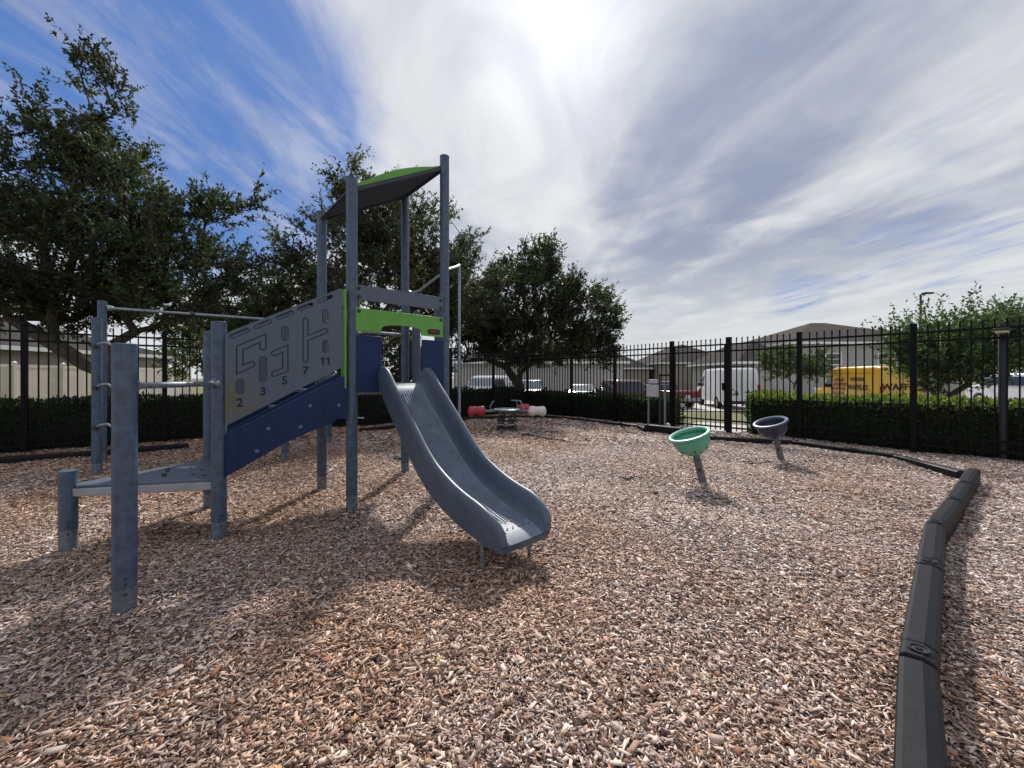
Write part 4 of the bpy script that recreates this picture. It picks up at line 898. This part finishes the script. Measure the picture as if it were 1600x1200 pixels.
house('two storey beige house with hip roof behind the yellow van', 25, 40, 35, 48.5, -.6, 4.4, 2.65, M['grey_stucco'], [('S', 28.6, 2.9, 1.3, .9), ('S', 33.3, 2.9, 1.3, .9), ('S', 38, 2.9, 1.3, .9), ('W', 40, 3, 1.2, 1.0)])
house('single storey wing with low hip roof left of the two storey house', 19.3, 24.4, 33.2, 42, -.6, 2.6, 2.0, M['grey_stucco'])
house('brown roofed house behind the white van', 18.2, 27.5, 48, 62, -.6, 3.1, 2.6, M['beige'])
house('farther brown roofed house left of the gate', 10.5, 17.5, 50, 63, -.6, 2.5, 2.2, M['beige'])
house('farthest grey roofed house seen over the red cars', 12.0, 20, 66, 80, -.6, 2.7, 2.1, M['beige'])
VF = thing('vinyl_fence', 'cream vinyl privacy fence in front of the left house', 'fence', (-21.3, 21, 0))
ys = [4+1.83*i for i in range(13)]
for y in ys:
    o = MB().box((-21.3, y, .93), (.13, .13, 1.9)).build('post', M['vinyl'], VF, .005); MB().lathe([(.1, 1.88), (.1, 1.90), (0, 1.97)], (-21.3, y, 0), Z, 4).build('cap', M['vinyl'], o)
for a, b in zip(ys, ys[1:]):
    m_ = MB(); n = 9; L_ = b-a-.13
    for i in range(n): m_.box((-21.3, a+.065+L_*(i+.5)/n, .92), (.022, L_/n-.006, 1.62))
    m_.box((-21.3, (a+b)/2, 1.75), (.05, L_, .13)); m_.box((-21.3, (a+b)/2, .12), (.05, L_, .13)); m_.build('panel', M['vinyl'], VF)
sl_ = V((31.2, 30, -.6)); SLm = thing('street_lamp', 'tall street lamp rising behind the crepe myrtle', 'street lamp', sl_)
MB().tube([sl_, sl_+Z*4, sl_+Z*8.2], [.11, .09, .07], 10).build('pole', M['lamppost'], SLm); MB().beam(sl_+V((-.05, 0, 8.15)), sl_+V((.7, 0, 8.3)), .07, .07).build('arm', M['lamppost'], SLm); MB().box(sl_+V((.55, 0, 8.3)), (.75, .3, .12)).build('lamp_head', M['lamppost'], SLm, .03)

# ------------------------------------------------------------------ vehicles (local: x forward, z up, origin at ground centre)
def vehicle(name, label, cat, loc, head, L, Wd, H, prof, m, windows, belt, wheels=(.2, .8), wr=.34, tumble=.10, windscreen=None, rear=None, group='vehicles parked beyond the fence', lights=True, dark_glass=True):
    t = thing(name, label, cat, loc, math.atan2(head[1], head[0]), group, world=False)
    def hwid(z): return Wd/2-tumble*max(0, (z-belt)/(H-belt)) if z > belt else Wd/2-.03*max(0, (.45-z))
    prof = [(x-L/2, z) for x, z in prof]; n = len(prof); vs = []; fs = []
    # rounded side rows
    for s_ in (1, -1):
        vs += [V((x, s_*hwid(z), z)) for x, z in prof]
    fs = [tuple(range(n)), tuple(range(n, 2*n))[::-1]]+[(i, n+i, n+(i+1) % n, (i+1) % n) for i in range(n)]
    body = MB().add(vs, fs).build('body', m, t, .13 if H > 1.85 else .07); body.modifiers['bevel'].segments = 3
    for poly in windows:
        for s_ in (1, -1):
            w = MB(); pp = [V((x-L/2, s_*(hwid(z)+.004), z)) for x, z in poly]; w.prism(pp, V((0, s_*.006, 0))); w.build('window', M['glassdark'], t)
    def front_panel(nm, p0, p1, ins, mm, sgn):
        (xa, za), (xb, zb) = p0, p1; xa -= L/2; xb -= L/2; nrm = V((zb-za, 0, xa-xb)).normalized()*sgn
        wa, wb = hwid(za)-ins, hwid(zb)-ins; q = [V((xa, -wa, za)), V((xa, wa, za)), V((xb, wb, zb)), V((xb, -wb, zb))]
        MB().prism([v+nrm*.004 for v in q], nrm*.006).build(nm, mm, t)
    if windscreen: front_panel('windscreen', *windscreen, .09, M['glasssky'], 1 if windscreen[1][0] < windscreen[0][0] else -1)
    if rear: front_panel('rear_window', *rear, .12, M['glassdark'], 1 if rear[1][0] < rear[0][0] else -1)
    for fx in wheels:
        for s_ in (1, -1):
            c = V((L/2-fx*L, s_*(Wd/2-.11), wr)); w = MB().lathe([(wr*.62, -.115), (wr*.97, -.115), (wr, -.08), (wr, .08), (wr*.97, .115), (wr*.62, .118)], c, V((0, 1, 0)), 24).build('wheel', M['tyre'], t)
            MB().lathe([(0, s_*.10), (wr*.3, s_*.105), (wr*.55, s_*.095), (wr*.64, s_*.12), (wr*.66, -s_*.1)], c, V((0, 1, 0)), 20).build('rim', M['rim'], w)
            MB().lathe([(wr*1.17, -.10*0-.0), (wr*1.17, s_*.012), (wr*1.0, s_*.012)], c+V((0, s_*.112, 0)), V((0, 1, 0)), 24).build('arch_trim', M['trimblack'], w)
    if lights:
        for s_ in (1, -1):
            MB().box((L/2-.04, s_*(Wd/2-.26), belt-.18), (.10, .36, .15)).build('headlight', M['lamp'], t, .02)
            MB().box((-L/2+.02, s_*(Wd/2-.085), belt-.02), (.07, .14, .34)).build('taillight', M['tail'], t, .02)
            MB().box((L*.5-L*.27, s_*(Wd/2+.12), belt+.10), (.10, .2, .18)).build('mirror', M['trimblack'], t, .03)
    MB().box((L/2-.03, 0, .42), (.12, Wd-.12, .26)).build('bumper', M['trimblack'], t, .04); MB().box((-L/2+.03, 0, .42), (.12, Wd-.10, .2)).build('bumper', M['trimblack'], t, .04)
    MB().box((-L/2-.012, 0, .72), (.02, .3, .15)).build('number_plate', M['fascia'], t)
    return t
HD = (.17, .985)
def van_prof(L, H): return [(.0, .38), (.02, .9), (.03, H-.35), (.12, H-.06), (.5, H), (L*.62, H), (L*.70, H-.06), (L*.735, H-.18), (L-.95, 1.28), (L-.5, 1.17), (L-.12, 1.0), (L-.02, .75), (L, .5), (L-.05, .35)]
LV, HV = 5.9, 2.5
yv = vehicle('yellow_van', 'bright yellow delivery van with dark lettering on side and rear doors', 'van', (20.45, 22.95, -.62), HD, LV, 2.05, HV, van_prof(LV, HV), M['pyellow'], [[(LV-1.95, 1.28), (LV-1.12, 1.28), (LV-1.62, 1.95), (LV-1.95, 1.98)]], 1.3, windscreen=((LV-.95, 1.28), (LV*.735, HV-.18)), tumble=.12)
def vtext(par, s, size, x, z, m, face='L', Wd=2.05, L=LV, tumble=.12, H=HV, belt=1.3, off=.014):
    if face == 'L':
        y = Wd/2-(tumble*max(0, (z-belt)/(H-belt)) if z > belt else 0)+off; return text(s, size, (x, y, z), V((-1, 0, 0)), V((0, -.09, 1)), m, par, 'lettering', bold=.006, th=.004)
    return text(s, size, (-L/2-off+(.03*(z/H)), x, z), V((0, -1, 0)), Z, m, par, 'lettering', bold=.008, th=.004)
vtext(yv, 'WAFFLES', .40, -1.25, 1.32, M['ink']); vtext(yv, 'GOLDEN', .27, -1.15, 1.78, M['ink']); vtext(yv, 'WAFFLES', .46, 0, 1.38, M['ink'], 'B')
# waffle picture printed on the van side: brown arch with a grid
wf = MB()
for j in range(4):
    for i in range(3+(j < 3)*1):
        x0, z0_ = .95-.30*i-.05*j, .85+.26*j
        yy = lambda z: 1.025-(.12*max(0, (z-1.3)/1.2))+.012
        a = [V((x0, yy(z0_), z0_)), V((x0-.22, yy(z0_), z0_)), V((x0-.24, yy(z0_+.2), z0_+.2)), V((x0-.02, yy(z0_+.2), z0_+.2))]; wf.prism(a, V((0, .004, 0)))
for k in range(2): wf.prism([V((x, 1.03, z)) for x, z in ((1.6, .70+.14*k), (-1.0, .70+.14*k), (-1.0, .76+.14*k), (1.6, .76+.14*k))], V((0, .006, 0)))
wf.build('waffle_print', M['waffle'], yv)
MB().box((-.6, .93, 2.12), (3.6, .02, .03)).build('roof_seam', M['waffle'], yv)
MB().box((-LV/2-.005, 0, 1.45), (.02, .02, 1.9)).build('door_gap', M['trimblack'], yv)
wv = vehicle('white_van', 'tall white cargo van with black ladder rack seen through the gate', 'van', (13.55, 25.1, -.6), HD, 5.5, 2.0, 2.42, van_prof(5.5, 2.42), M['pwhite'], [[(5.5-1.9, 1.28), (5.5-1.1, 1.28), (5.5-1.55, 1.93), (5.5-1.9, 1.96)]], 1.3, windscreen=((5.5-.95, 1.28), (5.5*.735, 2.24)), tumble=.12)
rk = MB()
for x in (-2.2, -.9, .5): rk.beam((x, -.85, 2.52), (x, .85, 2.52), .06, .05); rk.box((x, .8, 2.46), (.06, .06, .1)); rk.box((x, -.8, 2.46), (.06, .06, .1))
for y in (-.8, .8): rk.beam((-2.4, y, 2.57), (.9, y, 2.57), .05, .05)
rk.build('roof_rack', M['trimblack'], wv)
text('Ca', .5, (-2.79, .45, 1.0), V((0, -1, 0)), Z, M['trimblack'], wv, 'lettering', .004, .003); 
MB().box((-2.77, -.35, 1.02), (.02, .34, .05)).build('emblem', M['trimblack'], wv); MB().box((-2.775, -.35, 1.02), (.02, .05, .3)).build('emblem', M['trimblack'], wv)
MB().box((-2.755, 0, 1.4), (.02, .02, 1.8)).build('door_gap', M['trimblack'], wv)
def suv_prof(L, H): return [(0, .45), (.03, 1.0), (.25, H-.12), (.45, H), (L*.56, H), (L*.62, H-.06), (L-1.35, 1.12), (L-.35, 1.0), (L-.04, .82), (L, .5), (L-.08, .3), (.08, .3)]
vehicle('maroon_suv', 'dark red SUV with tinted rear window left of the grey cabinet', 'car', (6.5, 24.4, -.6), (-.10, .995), 4.6, 1.85, 1.72, suv_prof(4.6, 1.72), M['pmaroon'], [[(.45, 1.05), (2.75, 1.05), (2.45, 1.58), (.6, 1.58)]], 1.03, tumble=.2, rear=((.03, 1.02), (.25, 1.6)), windscreen=((4.6-1.35, 1.14), (4.6*.62, 1.66)))
def sedan_prof(L, H): return [(0, .42), (.04, .92), (.75, 1.0), (1.3, H), (L*.52, H), (L-1.5, 1.0), (L-.3, .86), (L-.02, .65), (L, .4), (L-.1, .28), (.1, .28)]
vehicle('red_sedan', 'low red car with bright windscreen between the oak and the dark red SUV', 'car', (4.55, 25.5, -.6), (-.15, -.985), 4.4, 1.8, 1.42, sedan_prof(4.4, 1.42), M['pred'], [[(.9, .98), (2.75, .98), (2.25, 1.33), (1.3, 1.33)]], .98, tumble=.2, windscreen=((4.4-1.5, 1.02), (4.4*.52, 1.40)), rear=((.75, 1.02), (1.3, 1.38)))
vehicle('white_minivan', 'white minivan facing the fence beside the sliding pole', 'car', (-1.5, 26.2, -.6), (-.38, -.925), 4.9, 1.95, 1.98, van_prof(4.9, 1.98), M['pwhite'], [[(2.1, 1.2), (4.9-1.15, 1.2), (4.9-1.5, 1.75), (2.1, 1.78)]], 1.18, windscreen=((4.9-.95, 1.30), (4.9*.735, 1.79)), tumble=.15)
vehicle('dark_suv', 'black SUV with pale roof behind the middle oak trunk', 'car', (1.35, 28.0, -.6), (-.1, -.995), 4.6, 1.85, 1.70, suv_prof(4.6, 1.70), M['pdark'], [[(.45, 1.05), (2.75, 1.05), (2.45, 1.58), (.6, 1.58)]], 1.03, tumble=.2, windscreen=((4.6-1.35, 1.14), (4.6*.62, 1.64)))
# red pickup
PL_ = 5.0
pk = vehicle('red_pickup', 'red pickup truck with silver bumper parked beside the white van', 'truck', (9.85, 25.7, -.6), (-.22, .975), PL_, 1.85, 1.62, [(0, .5), (.0, 1.05), (1.85, 1.05), (2.05, 1.58), (2.3, 1.62), (3.1, 1.62), (3.25, 1.56), (3.75, 1.08), (4.85, .98), (5.0, .75), (5.0, .45), (4.9, .35), (.1, .4)], M['pred'], [[(2.15, 1.12), (3.5, 1.12), (3.15, 1.5), (2.2, 1.5)]], 1.05, tumble=.2, rear=((1.85, 1.12), (2.03, 1.52)), windscreen=((3.75, 1.1), (3.25, 1.54)), wr=.36)
MB().box((-PL_/2-.05, 0, .55), (.14, 1.75, .22)).build('rear_bumper', M['rim'], pk, .03); MB().box((-PL_/2-.005, 0, .86), (.02, 1.45, .36)).build('tailgate', M['pred'], pk, .01)
vehicle('white_cargo_van', 'white compact van with side windows at the right edge above the hedge', 'van', (29.2, 22.4, -.40), HD, 4.8, 1.9, 1.9, van_prof(4.8, 1.9), M['pwhite'], [[(4.8-2.0, 1.2), (4.8-1.05, 1.2), (4.8-1.5, 1.68), (4.8-2.0, 1.7)], [(1.2, 1.2), (2.6, 1.2), (2.6, 1.7), (1.2, 1.7)]], 1.18, windscreen=((4.8-.95, 1.28), (4.8*.735, 1.72)), tumble=.15)

# ------------------------------------------------------------------ small things on the mulch
def twiggy(name, label, c, n, L, seed, m):
    rg = np.random.default_rng(seed); b = MB()
    for i in range(n):
        a = rg.uniform(0, 2*PI); l = L*rg.uniform(.4, 1); d = np.array([math.cos(a), math.sin(a), rg.uniform(.0, .35)]); p0 = np.array(c)+np.array([*rg.normal(0, .04, 2), .02])
        b.tube([p0, p0+d*l*.5+rg.normal(0, .02, 3)*np.array([1, 1, .3]), p0+d*l*np.array([1, 1, .5])], [.008, .006, .003], 5)
    o = b.build(name, m, None, loc=(c[0], c[1], 0)); return o
M['dry'] = mat('dry_leaf', (.045, .035, .028), .8)
tag(twiggy('fallen_branch', 'small dark clump of fallen twigs behind the slide', (-1.72, 5.95, 0), 16, .22, 4, M['dry']), 'small dark clump of fallen twigs on the mulch behind the slide', 'twigs')
tag(twiggy('fallen_twigs', '', (1.42, 4.78, 0), 9, .14, 9, M['dry']), 'dark scrap of twigs on the mulch left of the mint green cup', 'twigs')
tag(twiggy('fallen_twigs', '', (3.5, 5.62, 0), 6, .2, 14, M['dry']), 'flat dark twigs on the mulch left of the navy cup', 'twigs')
rt_ = MB().tube([V((.1, 8.4, .03)), V((.35, 8.35, .05)), V((.55, 8.1, .03)), V((.75, 7.75, .04)), V((1.0, 7.65, .03)), V((1.15, 7.4, .0))], .018, 7).build('root', M['dry'], None, loc=(.5, 8, 0)); tag(rt_, 'thin dark root snaking over the mulch in front of the rocker', 'root')
for c in COL.objects:
    if '_world' in c.keys(): del c['_world']
